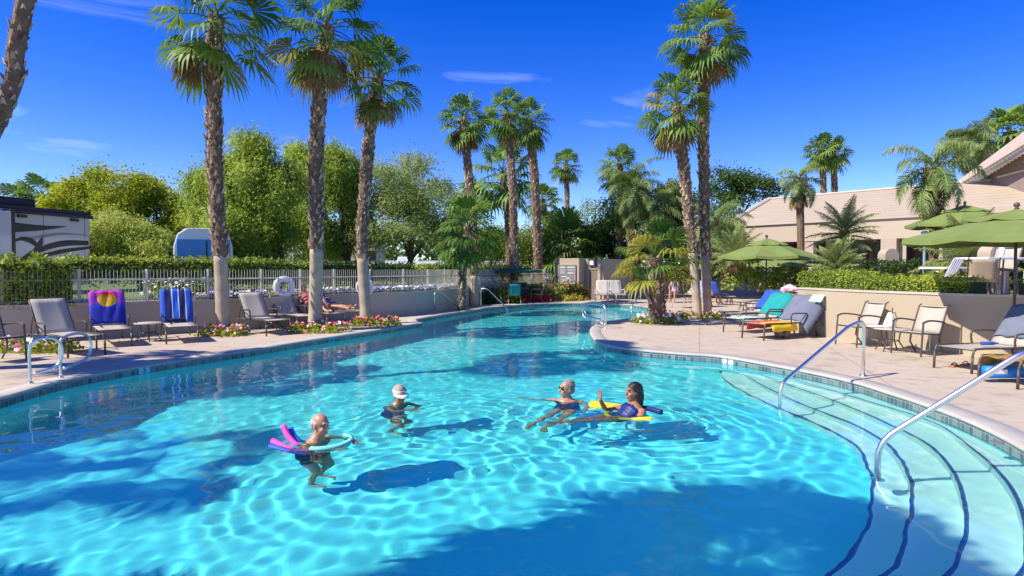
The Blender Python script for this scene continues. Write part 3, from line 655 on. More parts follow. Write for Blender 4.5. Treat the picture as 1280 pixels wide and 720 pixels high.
# flowers
M['fl_red'] = mat('red_petals', (.65,.02,.02), .6, (.8,.06,.02), 9, island=1); M['fl_pink'] = mat('pink_petals', (.65,.08,.2), .6, (.75,.25,.4), 9, island=1)
M['fl_white'] = mat('white_petals', (.8,.76,.78), .6); M['fl_purple'] = mat('purple_petals', (.28,.16,.5), .6, (.5,.4,.68), 9, island=1)
M['fl_or'] = mat('orange_petals', (.75,.2,.03), .6, (.7,.35,.05), 9, island=1); M['soil'] = mat('soil', (.06,.04,.03), .95)
def blossoms(mb, p, s, rd):
    n = Vector((rd.uniform(-.6,.6), rd.uniform(-1,.1), rd.uniform(.3,1))).normalized(); u, w = frame_of(n)
    v = [p+n*s*.15]+[p+(u*math.cos(a*PI/5)+w*math.sin(a*PI/5))*s*(.5 if a%2 else .36)+n*s*.12 for a in range(10)]
    mb.add(v, [(0, i+1, (i+1)%10+1) for i in range(10)])
def flowerbed(label, base, spots, cols, lm, seed, leaf=.06, fs=.065, nl=500, nf=60, group=None, name='flower_bed', cat='flowers', h=.25):
    """spots: local (x, y, r)"""
    root = T(name, label, cat, base, 0, group); rd = random.Random(seed); r = np.random.default_rng(seed); tot = sum(s[2] for s in spots); P = []
    mbs = {c: MB() for c in cols}
    for x, y, rr in spots:
        k = int(nl*rr/tot); q = r.normal(size=(k,3)); q /= np.linalg.norm(q, axis=1)[:,None]; q *= (.5+.5*r.random(k))[:,None]; q[:,2] = np.abs(q[:,2]); P.append(q*[rr, rr, h]+[x, y, 0])
        for _ in range(max(1, int(nf*rr/tot))):
            a = rd.uniform(0, 2*PI); e = rd.uniform(.1,1.4); c = rd.choice(cols)
            blossoms(mbs[c], Vector((x+rr*math.cos(a)*math.cos(e), y+rr*math.sin(a)*math.cos(e), h*math.sin(e)+fs*.35)), fs*rd.uniform(.7,1.3), rd)
    quads('leaves', np.concatenate(P), leaf, lm, root, .6, seed)
    for c, m_ in mbs.items():
        if m_.v: m_.build('blossoms', M[c], root)
    return root
gp = 'flower rings at the palm feet'
for lab, px, py, cols, w, seed in (
  ('red and pink flowers round the palm beside the striped lounger', 280,419,['fl_red','fl_pink','fl_white'],.62,1),
  ('red and white flowers at the foot of the grey footed palm', 395,415,['fl_red','fl_white','fl_red'],.75,2),
  ('orange and pink flowers at the foot of the orange streaked palm', 470,407,['fl_or','fl_pink','fl_red'],.8,3),
  ('dark magenta and white flowers round the young bright palm', 823,404,['fl_pink','fl_white'],.75,4),
  ('pink and orange flowers round the close palm pair', 872,399,['fl_pink','fl_or','fl_white'],1.1,5)):
    c = at(px, py); rd = random.Random(seed)
    sp = [(w*math.cos(a)*rd.uniform(.5,.9), w*.55*math.sin(a)*rd.uniform(.6,1), .24) for a in np.linspace(0, 5.6, 8)]
    flowerbed(lab, tuple(c), sp, cols, M['hedgey'] if seed != 4 else M['hedgel'], seed, .085, .08, 750, 110, gp)
flowerbed('pink flowers and yellow leaves under the grey lounger at the far left', tuple(at(30,440)), [(-.9,.2,.35),(-.3,.1,.4),(.3,0,.4),(.9,-.1,.3)], ['fl_pink','fl_white'], M['hedgey'], 8, .09, .1, 900, 60)
# petunias along the wall top
gq = 'petunias along the wall top'
for lab, a, b_, seed in (('purple petunias between the first palm and the life ring', -7.9,-6.6,11), ('purple and white petunias left of the second palm', -6.5,-5.85,12), ('purple petunias above the sunbathers', -5.75,-4.7,13), ('purple petunias right of the third palm', -4.6,-2.6,14), ('mixed petunias along the far end of the grey wall', -2.5,.6,15), ('pale petunias above the grey lounger at the far left', -13.2,-9.4,16)):
    pp = [p for p in shift(resample([(x, y, 0) for x, y in WLs], 500), .12) if a-.4 < p.x < b_-.4]; st = max(1, len(pp)//30); c = pp[len(pp)//2]
    flowerbed(lab, (c.x, c.y, .93), [(p.x-c.x, p.y-c.y, .13) for p in pp[::st]], ['fl_purple','fl_purple','fl_white'] if seed != 16 else ['fl_white','fl_purple'], M['hedgel'], seed, .06, .1, 1600, int(90*(b_-a)), gq, h=.2 if seed != 16 else .07)
flowerbed('bright pink flowers with white ones on the low wall before the steps', (12.4,26.5,TER-.17), [(i*.35-1.6, i*.95-4.5, .22) for i in range(10)], ['fl_pink','fl_pink','fl_white'], M['hedgel'], 21, .1, .16, 900, 420, h=.18)
flowerbed('white and pale pink flowers at the end of the beige wall', (8.3,17.8,TER-.17), [(i*.28-.7, i*.6-1.1, .2) for i in range(7)], ['fl_white','fl_white','fl_pink'], M['hedgel'], 22, .07, .11, 500, 200, h=.12)
flowerbed('white flowers along the far low wall below the dark hedge', (8.3,35.55,.92), [(i*.4-3.0, i*.145-1.08, .12) for i in range(16)], ['fl_white'], M['hedged'], 23, .08, .13, 500, 170, h=.1)
# shrub border at the far left curve
gs = 'shrubs at the far end of the pool'
for lab, px, py, w, h, m, cols, seed in (('dark shrubs in the bend behind the short dark palm', 592,380,1.0,.75,'hedged',['fl_pink'],31),('green shrubs behind the pool stair rail', 620,379,1.1,.85,'hedgel',['fl_pink'],32),
    ('red and yellow ground plants in front of the pump house', 690,376,1.5,.3,'fany',['fl_red','fl_or'],33),('bushy yellow green shrub under the pump house sign', 712,375,.9,1.0,'fany',['fl_red'],34),('leafy shrub left of the pump house', 668,375,.9,.9,'hedgel',['fl_red'],35),('spiky pale shrub against the pump house door', 727,375,.35,.6,'dead',['fl_or'],36),('low red leaved plants beside the dining set', 655,377,1.2,.25,'fl_red',['fl_or'],37)):
    c = at(px, py); flowerbed(lab, tuple(c), [(w*x, y*.5, w*.5) for x, y in ((-.7,0),(-.2,.3),(.3,-.2),(.75,.2),(0,0))], cols, M[m], seed, .15, .1, 1300, 18, gs, 'shrub', 'shrub', h)
for lab, x, y, w, h, m, seed in (('low green planting behind the raised hedge end', 9.8,21,2.0,.9,'hedgel',41),('fern like bush below the feathery palm', 13.2,21.6,1.6,.75,'feather',42),('dark shrubs beneath the rear small parasol', 11.9,30,2.2,.9,'hedged',43),('green shrub mass left of the wide steps', 11.2,38.6,2.0,1.2,'hedged',44),('yellowish bush under the bushy palm on the terrace', 13.0,17.2,.9,.9,'fany',45)):
    flowerbed(lab, (x, y, TER-.2), [(w*a, b_*.6, w*.45) for a, b_ in ((-.8,0),(-.3,.3),(.3,-.2),(.8,.2),(0,0))], ['fl_white'], M[m], seed, .14, .1, 2200, 5, 'shrubs on the terrace', 'shrub', 'shrub', h)
# white flowering shrubs seen through the fence
for lab, px, seed in (('white flowering bush behind the fence right of the striped towel', 235,51),('yellow grass tuft behind the fence beside the first palm', 262,52),('white flowering bush behind the fence by the fourth post', 205,53)):
    c = dep(px, 372, 18.5); flowerbed(lab, (c.x, 18.5, LAWN), [(0,0,.4),(.35,.1,.3),(-.35,0,.3)], ['fl_white'], M['hedgel' if seed != 52 else 'lf_yel'], seed, .1, .12, 500, 120 if seed != 52 else 3, 'bushes behind the fence', 'shrub', 'shrub', .75)

# the wooded horizon: one far mass
r = np.random.default_rng(77); bl = []
for i in range(60):
    a = -1.25+2.5*i/59; D_ = 95+8*math.sin(i*1.7); bl.append(((D_*math.tan(a)*.9 if abs(a) < .9 else D_*math.tan(.9)*a/.9, D_, LAWN+2.2+1.3*math.sin(i*2.3)), (6.5,3,3.6)))
pts = clumps(bl, 22, 1500, .9, 78); pts = pts[pts[:,2] > LAWN]
tag(quads('distant_woods', pts, .8, M['lf_dark'], None, .6, 79), kind='stuff')

# ------------------------------------------------------------------ buildings
def roofmat():
    m = mat('roof_tiles', (.45,.365,.265), .85, (.39,.315,.23), .8, .9); nt = m.node_tree; N = nt.nodes; L = nt.links; b = N['Principled BSDF']
    src = b.inputs['Base Color'].links[0].from_socket; uv = N.new('ShaderNodeUVMap'); br = N.new('ShaderNodeTexBrick')
    for k, v_ in (('Scale',1),('Brick Width',60),('Row Height',.36),('Mortar Size',.02)): br.inputs[k].default_value = v_
    br.inputs['Color1'].default_value = (1,1,1,1); br.inputs['Color2'].default_value = (.95,.93,.92,1); br.inputs['Mortar'].default_value = (.72,.68,.66,1); L.new(uv.outputs[0], br.inputs[0])
    mx = N.new('ShaderNodeMix'); mx.data_type = 'RGBA'; mx.blend_type = 'MULTIPLY'; mx.inputs[0].default_value = 1; L.new(src, mx.inputs[6]); L.new(br.outputs[0], mx.inputs[7]); L.new(mx.outputs[2], b.inputs['Base Color']); return m
M['roof'] = roofmat(); M['fascia'] = mat('fascia_paint', (.5,.41,.3), .85, (.46,.375,.27), .5, bump=.1, bscale=40); M['trim'] = mat('trim', (.52,.42,.33), .8, (.58,.48,.4), 3)
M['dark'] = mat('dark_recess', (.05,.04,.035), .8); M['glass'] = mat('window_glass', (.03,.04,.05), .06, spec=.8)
M['col'] = mat('column_stucco', (.46,.38,.29), .9, (.42,.34,.26), 2, bump=.2, bscale=50)
A = Vector((14.2,39.9,0)); Bv = Vector((27.5,25.6,0)); d = (Bv-A).normalized(); nn = Vector((d.y, -d.x, 0))
if nn.y > 0: nn = -nn                                                   # towards the pool
bld = T('clubhouse', 'long low clubhouse with a pale tiled roof and beige fascia', 'building', (A.x, A.y, TER-.18))
def W(s, o, z): return d*s+nn*o+Vector((0,0,z))                          # local: along, outward, up
Lb = (Bv-A).length; base = TER-.18
def zz(z): return z-base
mb = MB(); mb.add([W(-.2,0,zz(3.42)), W(Lb,0,zz(3.42)), W(Lb,0,zz(4.5)), W(-.2,0,zz(4.5)), W(-.2,-.5,zz(3.42)), W(Lb,-.5,zz(3.42)), W(Lb,-.5,zz(4.5)), W(-.2,-.5,zz(4.5))], [(0,1,2,3),(7,6,5,4),(0,4,5,1),(3,2,6,7),(0,3,7,4)]); mb.build('fascia', M['fascia'], bld)
mb = MB(); s0 = 0; mb.v = [tuple(W(-.35,.12,zz(4.5))), tuple(W(Lb,.12,zz(4.5))), tuple(W(Lb,-4.0,zz(6.55))), tuple(W(.9,-4.0,zz(6.55))), tuple(W(Lb,-12,zz(4.5))), tuple(W(-.35,-8,zz(4.5)))]
mb.f = [(0,1,2,3),(3,2,4,5),(0,3,5)]; mb.m = [0]*3; rf = mb.build('roof', M['roof'], bld)
set_uv(rf, lambda i, c: (Vector(c).dot(d), (c.z)*2.1 if i < 4 else c.z*2.1))
mb = MB(); mb.tube([W(-.38,.14,zz(4.54)), W(.88,-3.98,zz(6.6))], .13, 6); mb.build('hip_cap', M['trim'], rf)
mb = MB(); mb.tube([W(.88,-3.98,zz(6.58)), W(Lb,-3.98,zz(6.58))], .09, 6); mb.build('ridge_cap', M['trim'], rf)
mb = MB(); mb.add([W(0,-2.6,0), W(Lb,-2.6,0), W(Lb,-2.6,zz(3.44)), W(0,-2.6,zz(3.44)), W(0,-8,0), W(0,-8,zz(4.4)), W(0,-2.6,zz(4.4))], [(0,1,2,3),(4,0,3,5)]); mb.build('wall', mat('shade_toned_recess', (.14,.105,.075), .85, (.11,.08,.06), 2), bld)  # recessed wall coloured dark brown, the shade under the eaves put into its paint
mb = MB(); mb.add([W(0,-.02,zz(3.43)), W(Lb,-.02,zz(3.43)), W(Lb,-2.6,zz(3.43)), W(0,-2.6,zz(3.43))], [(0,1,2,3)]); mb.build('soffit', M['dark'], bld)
rz = math.atan2(d.y, d.x)
for k, s in enumerate(np.arange(.9, Lb-1.5, 2.35)):
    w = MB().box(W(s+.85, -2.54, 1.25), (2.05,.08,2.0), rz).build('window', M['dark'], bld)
    MB().box(W(s+.85, -2.485, 1.25), (1.9,.02,1.86), rz).build('pane', M['glass'], w)
    for q in (-.35, .3): MB().box(W(s+.85+q, -2.46, 1.25), (.06,.03,1.86), rz).build('mullion', M['frame'], w)
def s_at(px):                       # where the front line crosses a photo column
    k = (px-640)/F/math.cos(PITCH); return (k*A.y-A.x)/(d.x-k*d.y)
for px, w in ((1110,.75),(1128,.16),(1173,.2),(955,.6),(1010,.5),(1235,.7)):
    c = W(s_at(px), -.3, zz(3.43)/2); MB().box(c, (w,w,zz(3.43)), rz).build('column', M['col'], bld)
# near gable of the next wing at the right edge
gb = T('gable_roof', 'steep tiled roof edge with rafter ends at the top right corner', 'building', (0,0,0))
P0 = dep(1195,232,34.5); P1 = dep(1330,148,27)
e = (P1-P0).normalized(); sd = Vector((.86,.5,0)); 
mb = MB(); up = Vector((0,0,1))
T0, T1 = P0, P1
mb.add([T0+up*.2, T1+up*.75, T1-up*.05, T0-up*.02, T0+up*.2+sd*6+up*.0, T1+up*.75+sd*6, T1-up*.05+sd*6, T0-up*.02+sd*6], [(0,3,2,1),(0,1,5,4),(3,7,6,2),(1,2,6,5),(4,5,6,7),(0,4,7,3)])
mb.build('roof', M['trim'], gb)
mb = MB(); mb.add([T0+sd*.28-up*.03, T1+sd*.28-up*.03, T1+sd*.28-up*.5, T0+sd*.28-up*.06], [(0,3,2,1)]); mb.build('barge_board', M['fascia'], gb)
rm = MB()
for i in range(26):
    t = (i+3)/30; p = T0.lerp(T1, t)+sd*.46-up*.14; rm.box(p, (.16,.5,.14), math.atan2(sd.y, sd.x)+.5)
rm.build('rafter_ends', M['white'], gb)
Bq = dep(1330,226,27)
mb = MB(); mb.add([T0+sd*1.2-up*.05, T1+sd*1.2-up*.05, Bq+sd*1.2-up*.8, T0+sd*1.2-up*.9], [(0,3,2,1)]); mb.build('gable_wall', mat('gable_siding', (.3,.22,.18), .85, (.24,.18,.15), 2), gb)
for k in range(2):
    q = T0.lerp(T1,.35+.25*k); e_ = T1-up*(1.4+.9*(1-k)); MB().tube([Vector((q.x,q.y,q.z-.5))+sd*1.1, Vector((e_.x,e_.y,q.z-.35))+sd*1.1], .06, 4).build('siding', M['fascia'], gb)

# pump house
h = T('pump_house', 'small beige pump house with a sign board, a louvred door and a lamp', 'building', (2.4,33.9,DZ), -.6)
mb = MB(); mb.box((.75,1.0,1.08), (1.5,2.0,2.3)); mb.box((2.07,1.55,1.06), (1.14,1.7,2.26)); mb.add([(2.64,.7,-.1),(3.5,2.6,-.1),(3.5,2.6,2.17),(2.64,.7,2.17),(2.6,3,-.1),(2.6,3,2.17)], [(0,1,2,3),(3,2,5)]); mb.build('wall', M['wall'], h)
s = MB().box((.78,-.03,1.35), (1.0,.06,.98)).build('sign_board', mat('sign_grey', (.24,.22,.24), .6, (.2,.18,.2), 4), h)
sl = MB()
for (x, z, w, t) in ((.52,1.74,.36,.05),(1.02,1.74,.4,.05),(.52,1.62,.3,.015),(.52,1.56,.34,.015),(.5,1.5,.28,.015),(.52,1.44,.34,.015),(.5,1.38,.3,.015),(1.02,1.6,.34,.015),(1.02,1.54,.3,.015),(1.02,1.42,.36,.05),(.6,1.22,.3,.04),(.85,1.14,.2,.05),(.75,1.04,.6,.02),(.75,.98,.6,.02)): sl.box((x,-.065,z), (w,.01,t))
sl.build('sign_lines', M['white'], s); fr_ = MB()
for x, z, w, t in ((.78,1.86,1.08,.05),(.78,.84,1.08,.05),(.26,1.35,.05,1.02),(1.3,1.35,.05,1.02)): fr_.box((x,-.05,z), (w,.07,t))
fr_.build('frame', M['col'], s)
dm = MB(); 
for i in range(12): dm.box((2.05,.66,.12+i*.125), (.5,.03,.115), 0, Matrix.Rotation(.15,3,'X'))
dr = dm.build('door', mat('door_brown', (.3,.23,.17), .7, (.26,.2,.15), 3), h); fr_ = MB()
for x, z, w, t in ((1.72,.8,.14,1.7),(2.4,.8,.16,1.7),(2.06,1.68,.84,.14)): fr_.box((x,.66,z), (w,.1,t))
fr_.build('frame', M['wall'], dr); MB().ell((2.24,.6,.8), (.03,.04,.03), 8).build('handle', M['steel'], dr)
lp = MB().box((2.0,.6,1.98), (.42,.14,.42)).build('wall_lamp', M['dark'], h); MB().box((2.0,.52,1.98), (.24,.03,.24)).build('lamp_glass', M['white'], lp)
# rounded stucco pillars and a globe lamp on the terrace
for lab, px, Y, w, ztop in (('round topped stucco pillar in front of the long windows', 1110,22,.5,1.78+25/760*22), ('round topped stucco pillar behind the terrace chairs', 1241,16,.5,1.78+30/760*16)):
    c = dep(px, 336, Y); z0 = TER-.18; hh = ztop-z0; mb = MB().box((0,0,(hh-w*.5)/2), (w*1.0,w*.9,hh-w*.5)); v = []
    prof = [(math.cos(a)*w*.5, math.sin(a)*w*.5) for a in np.linspace(0, PI, 13)]
    v = [(x, -w*.45, hh-w*.5+z) for x, z in prof]+[(x, w*.45, hh-w*.5+z) for x, z in prof]
    mb.add(v, [(i, i+1, 14+i, 13+i) for i in range(12)]+[tuple(range(13))[::-1], tuple(range(13, 26))])
    o = mb.obj('stucco_pillar', M['col'], lab, 'pillar', 'rounded pillars'); o.location = (c.x, Y, z0)
c = dep(1156,293,19.5); o = T('globe_lamp', 'white globe lamp on a thin pale post before the windows', 'lamp', (c.x, 19.5, TER-.18))
hh = c.z-(TER-.18); MB().tube([(0,0,0),(0,0,hh-.12)], .04, 8).build('post', mat('post_blue', (.3,.36,.5), .5), o); MB().lathe([(.05,hh-.2),(.09,hh-.12),(.06,hh-.08)], n=12).build('collar', M['frame'], o); MB().ell((0,0,hh), (.13,.13,.12), 14).build('globe', M['white'], o, True)

# ------------------------------------------------------------------ motorhomes
M['rvw'] = mat('coach_silver', (.5,.5,.56), .28, (.44,.44,.5), .4, coat=.5); M['rvk'] = mat('coach_black', (.015,.013,.02), .5); M['rvr'] = mat('coach_roof', (.7,.7,.72), .5); M['rvg'] = mat('coach_grey', (.2,.2,.25), .3, coat=.4)
Ar = Vector((-17.5,25.3)); dr_ = Vector((-.3,-1)).normalized(); ob = T('motorhome', 'silver motorhome with black swooshes behind the hedge at the left', 'motorhome', (Ar.x, Ar.y, LAWN), math.atan2(dr_.y, dr_.x))
# local x runs from the far end towards the viewer, local y = -2.5..0 is the body, y=0 the visible side?
sgn = 1                              # visible side faces the pool (right)
Ln = 9.5; Wd = 2.5; Ht = 3.15
mb = MB().box((Ln/2, -Wd/2*sgn, Ht/2+.15), (Ln, Wd, Ht-.3)); mb.build('body', M['rvw'], ob, bevel=.08)
MB().box((Ln/2, -Wd/2, Ht+.05), (Ln+.1, Wd+.02, .14)).build('roof', M['rvk'], ob, bevel=.04)
a = MB().box((2.6,-Wd/2,Ht+.32), (1.9,1.1,.36)).build('air_conditioner', M['rvk'], ob, bevel=.08); MB().box((2.6,-Wd/2+.53,Ht+.34), (.9,.02,.1)).build('grille', M['rvg'], a)
def side(poly, name, m, y=.01):      # flat paint shapes on the side, x from the far end, z height
    t = tessellate_polygon([[Vector((p[0], p[1], 0)) for p in poly]]); o = rawmesh(name, [(p[0], y, p[1]) for p in poly], [tuple(q) for q in t], m, ob)
    s = o.modifiers.new('thick', 'SOLIDIFY'); s.thickness = .012; s.offset = 0; return o
def band(c, ws): 
    c = smoothpath([(x, 0, z) for x, z in c], 8); n = len(c); up_ = [(p.x, p.z+w) for p, w in zip(c, np.interp(range(n), np.linspace(0, n-1, len(ws)), ws))]; lo = [(p.x, p.z-w) for p, w in zip(c, np.interp(range(n), np.linspace(0, n-1, len(ws)), ws))]; return up_+lo[::-1]
side(band([(0.1,2.0),(1.2,1.93),(2.2,1.6),(3.0,1.1)], [.09,.12,.11,.04]), 'swoosh', M['rvk'])
side(band([(.0,1.82),(1.3,1.6),(2.6,1.2),(3.3,.8)], [.05,.09,.07,.02]), 'swoosh', M['rvk'], .012)
side(band([(1.0,2.62),(2.0,2.5),(3.2,2.45)], [.01,.1,.2]), 'swoosh', M['rvk'])
side(band([(1.95,2.05),(2.15,1.75),(2.5,1.3),(3.0,.95)], [.16,.14,.1,.03]), 'swoosh', M['rvk'], .016)
side(band([(.15,2.3),(.8,2.33),(1.5,2.28),(2.6,2.0)], [.015,.03,.05,.08]), 'swoosh', M['rvg'], .014)
side(band([(.0,1.3),(1.0,1.15),(2.0,.85),(2.9,.45)], [.03,.06,.05,.02]), 'swoosh', M['rvg'], .014)
side(band([(3.1,1.9),(2.7,2.05),(2.3,1.95),(1.95,1.6)], [.03,.07,.12,.02]), 'swoosh', M['rvk'], .018)
for x_ in (1.9, .25): MB().box((x_,.008,1.7), (.014,.01,2.7)).build('panel_seam', M['rvg'], ob)
side([(0,.3),(0,1.05),(1.2,.95),(2.6,.55),(3.0,.3)], 'lower_panel', M['rvg'], .008)
MB().box((3.25,.2,1.7), (.12,.4,2.8)).build('slide_out_edge', M['rvk'], ob); MB().box((5.2,.2,1.75), (3.8,.4,2.5)).build('slide_out', M['rvw'], ob, bevel=.04)
MB().tube([(.0,.12,Ht-.1),(3.2,.12,Ht-.1)], .07, 8).build('awning', M['rvk'], ob)
for x in (.7, 2.7): MB().box((x,.06,Ht-.26), (.3,.1,.1)).build('marker_lamp', M['rvk'], ob)
for x in (2.2, 8.2): 
    w = MB().lathe([(0.01,-.12),(.42,-.12),(.46,-.06),(.46,.06),(.42,.12),(.01,.12)], (x,-.15,.46), 20, Matrix.Rotation(PI/2,3,'X')).build('wheel', M['rvk'], ob, True)
# coach with a windscreen
c = dep(255,330,21.5); ob = T('motorhome', 'white coach facing the pool, its blue windscreen above the hedge', 'motorhome', (c.x, 21.5, LAWN), R(27)); ob.scale = (.78,)*3
mb = MB(); prof = [(-1.2,0),(-1.2,2.2),(-1.05,2.75),(-.7,3.0),(.7,3.05),(1.05,2.8),(1.2,2.2),(1.2,0)]
mb.prism([(x, z) for x, z in prof], 0, 8.5); mb.v = [(x, z, y) for x, y, z in mb.v]; bo = mb.build('body', M['white'], ob, bevel=.05)
w = MB().box((.0,-.02,2.0), (2.15,.06,1.05)).build('windscreen', mat('screen_blue', (.02,.17,.45), .3, (.05,.3,.65), 1.5), ob, bevel=.02); MB().box((.12,-.06,1.95), (.05,.03,1.0)).build('divider', M['rvk'], w)
MB().box((0,-.03,1.25), (2.1,.05,.12)).build('stripe', M['rvg'], ob); MB().box((-1.3,-.1,1.7), (.16,.1,.5)).build('mirror', M['rvk'], ob)
for x in (-.85,.85): MB().box((x,-.03,.65), (.3,.06,.18)).build('headlight', M['steel'], ob)
def coach(lab, px0, px1, ytop, Y, mbody, dark=False, rz=0):
    a_ = dep(px0, ytop, Y); b_ = dep(px1, ytop, Y); L_ = (b_-a_).length; H_ = a_.z-LAWN
    ob = T('motorhome', lab, 'motorhome', (a_.x, Y, LAWN), rz)
    MB().box((L_/2,1.2,H_/2+.15), (L_,2.4,H_-.4)).build('body', mbody, ob, bevel=.08); MB().box((L_/2,1.2,H_), (L_*.98,2.3,.12)).build('roof', M['rvk'] if dark else M['rvr'], ob, bevel=.03)
    MB().box((L_/2,-.01,H_*.35), (L_,.03,.14)).build('stripe', M['rvg'], ob)
    for k in range(max(2, int(L_/1.8))):
        w = MB().box((.9+k*1.8,-.01,H_*.64), (.8,.04,.5)).build('window', M['glass'], ob)
    MB().box((L_*.3,1.2,H_+.2), (.8,.8,.3)).build('air_conditioner', M['rvr'], ob, bevel=.05)
    for x in (L_*.2, L_*.8): MB().lathe([(0.01,-.12),(.42,-.12),(.46,0),(.42,.12),(.01,.12)], (x,.1,.46), 16, Matrix.Rotation(PI/2,3,'X')).build('wheel', M['rvk'], ob)
M['rvb'] = mat('coach_cream', (.6,.55,.46), .4, (.55,.5,.42), .5)
coach('cream motorhome half hidden by the weeping trees', 398,470,298,33,M['rvb'])
coach('cream motorhome glimpsed right of the first palm', 318,385,305,36,M['rvb'])
coach('long white motorhome roof under the mesquite', 478,556,327,42,M['white'])
coach('dark roofed motorhome low behind the far hedge', 562,650,325,46,M['white'],True)
coach('white motorhome left of the first palm behind the hedge', 262,300,318,40,M['rvb'])

# ------------------------------------------------------------------ furniture
def lounger(label, foot, heading, ang=42, group='sun loungers round the pool', dark=False, fr=None, scale=1.0, sling=None):
    """foot: ground point under the foot end; heading: degrees, the way the foot end points. local: foot +y"""
    fm = fr or M['frame']; sl = sling or M['sling']; h = R(heading)
    c = Vector(foot)-Vector((math.cos(h), math.sin(h), 0))*.95*scale
    o = T('sun_lounger', label, 'sun lounger', c, h-PI/2, group); o.scale = (scale,)*3
    A_ = R(ang); W_ = .31; hy = -.28; bz = .36
    top = Vector((0, hy-.82*math.cos(A_), bz+.82*math.sin(A_)))
    m = MB()
    for s in (-1, 1): m.tube(smoothpath([(s*W_,hy,bz),(s*W_,.8,bz+.02),(s*W_,.93,bz-.0),(s*W_,.97,bz-.1)], 4), .018, 6)
    m.tube([(-W_,.9,bz),(W_,.9,bz)], .016, 6); m.tube([(-W_,hy,bz-.01),(W_,hy,bz-.01)], .016, 6); m.tube([(-W_,-.85,bz-.03),(W_,-.85,bz-.03)], .014, 6)
    for s in (-1, 1): m.tube([(s*W_,hy,bz),(s*W_,-.9,bz-.03)], .016, 6)
    m.build('frame', fm, o, True)
    for s in (-1, 1):
        MB().tube([(s*W_,.97,bz-.08),(s*W_,.98,0)], .019, 6).build('leg', fm, o, True)
        MB().tube([(s*W_,-.8,bz-.02),(s*(W_+.0),-.9,0)], .019, 6).build('leg', fm, o, True)
        MB().tube(smoothpath([(s*(W_+.03),.08,bz-.02),(s*(W_+.04),.1,bz+.15),(s*(W_+.04),.02,bz+.23),(s*(W_+.04),-.4,bz+.22),(s*(W_+.0),-.5,bz+.2)], 4), .017, 6).build('armrest', fm, o, True)
    v = []; f = []
    ys = np.linspace(hy, .92, 12)
    for y in ys:
        for x in np.linspace(-W_, W_, 5): v.append((x, y, bz+.012-.02*math.cos(x/W_*PI/2)*math.sin((y-hy)/(.92-hy)*PI)))
    for j in range(11):
        for i in range(4): a = j*5+i; f.append((a, a+1, a+6, a+5))
    s_ = rawmesh('seat', v, f, sl, o, True); sm = s_.modifiers.new('t', 'SOLIDIFY'); sm.thickness = .008
    m = MB(); P = lambda t: Vector((0, hy-.82*t*math.cos(A_), bz+.82*t*math.sin(A_)))
    v = []; f = []; nrm = Vector((0, math.sin(A_), math.cos(A_)))
    for j in range(9):
        for x in np.linspace(-W_+.01, W_-.01, 5): q = P(j/8)+nrm*(.012-.03*math.cos(x/W_*PI/2)*math.sin(j/8*PI)); v.append((x, q.y, q.z))
    for j in range(8):
        for i in range(4): a = j*5+i; f.append((a, a+5, a+6, a+1))
    b = rawmesh('backrest', v, f, sl, o, True); sm = b.modifiers.new('t', 'SOLIDIFY'); sm.thickness = .008
    m = MB(); m.tube([P(0)+Vector((-W_,0,0)), P(.97)+Vector((-W_,0,0)), P(1.02)+Vector((-W_+.04,0,0)), P(1.02)+Vector((W_-.04,0,0)), P(.97)+Vector((W_,0,0)), P(0)+Vector((W_,0,0))], .015, 6)
    m.tube([P(.6)+Vector((-W_,0,0)), (-W_, P(.6).y-.12, bz-.02)], .01, 5); m.tube([P(.6)+Vector((W_,0,0)), (W_, P(.6).y-.12, bz-.02)], .01, 5)
    m.build('back_frame', fm, b, True)
    o['_P'] = 0; del o['_P']
    return o, P, nrm
def drape(name, o, P, nrm, m, label, cat, t0=.12, t1=1.06, over=.25, w=.36, seed=1, group=None, side=0):
    """towel hung over a lounger's backrest; lies on it, so a thing of its own, same place as the lounger"""
    rd = random.Random(seed); path = [P(t)+nrm*.03 for t in np.linspace(t0, t1, 12)]
    e = P(t1)-nrm*.04; path += [e-Vector((0,.015,0))+Vector((0,0,-over*k/4)) for k in range(0, 5)]
    v = []; f = []; nw = 13
    for j, p in enumerate(path):
        for i in range(nw):
            x = -w+2*w*i/(nw-1); edge = max(0, abs(x)-.3)
            v.append((x+side, p.y+.012*math.sin(i*1.9+seed+j*.4), p.z+.012*math.sin(i*1.5+j*.7+seed)-edge*1.6))
    for j in range(len(path)-1):
        for i in range(nw-1): a = j*nw+i; f.append((a, a+1, a+nw+1, a+nw))
    t = rawmesh(name, v, f, m, None, True); t.location = o.location; t.rotation_euler = o.rotation_euler; t.scale = o.scale
    s = t.modifiers.new('t', 'SOLIDIFY'); s.thickness = .012
    me = t.data; uv = me.uv_layers.new(name='UVMap'); nj = len(path)
    for l in me.loops: uv.data[l.index].uv = ((l.vertex_index%nw)/(nw-1), (l.vertex_index//nw)/(nj-1))
    return tag(t, label, cat, group)
def seat_towel(o, m, label, y0, y1, w=.4, seed=1, cat='towel', bz=.385):
    v = []; f = []; nw = 15; nj = 12
    for j in range(nj):
        y = y0+(y1-y0)*j/(nj-1)
        for i in range(nw):
            x = -w+2*w*i/(nw-1); ed = max(0, abs(x)-.32); v.append((x*(1-ed*.6), y+.02*math.sin(i+seed), bz+.012*math.sin(i*1.7+j*1.1+seed)-ed*1.9))
    for j in range(nj-1):
        for i in range(nw-1): a = j*nw+i; f.append((a, a+1, a+nw+1, a+nw))
    t = rawmesh('towel', v, f, m, None, True); t.location = o.location; t.rotation_euler = o.rotation_euler
    s = t.modifiers.new('t', 'SOLIDIFY'); s.thickness = .012; 
    me = t.data; uv = me.uv_layers.new(name='UVMap')
    for l in me.loops: uv.data[l.index].uv = ((l.vertex_index%nw)/(nw-1), (l.vertex_index//nw)/(nj-1))
    return tag(t, label, cat)
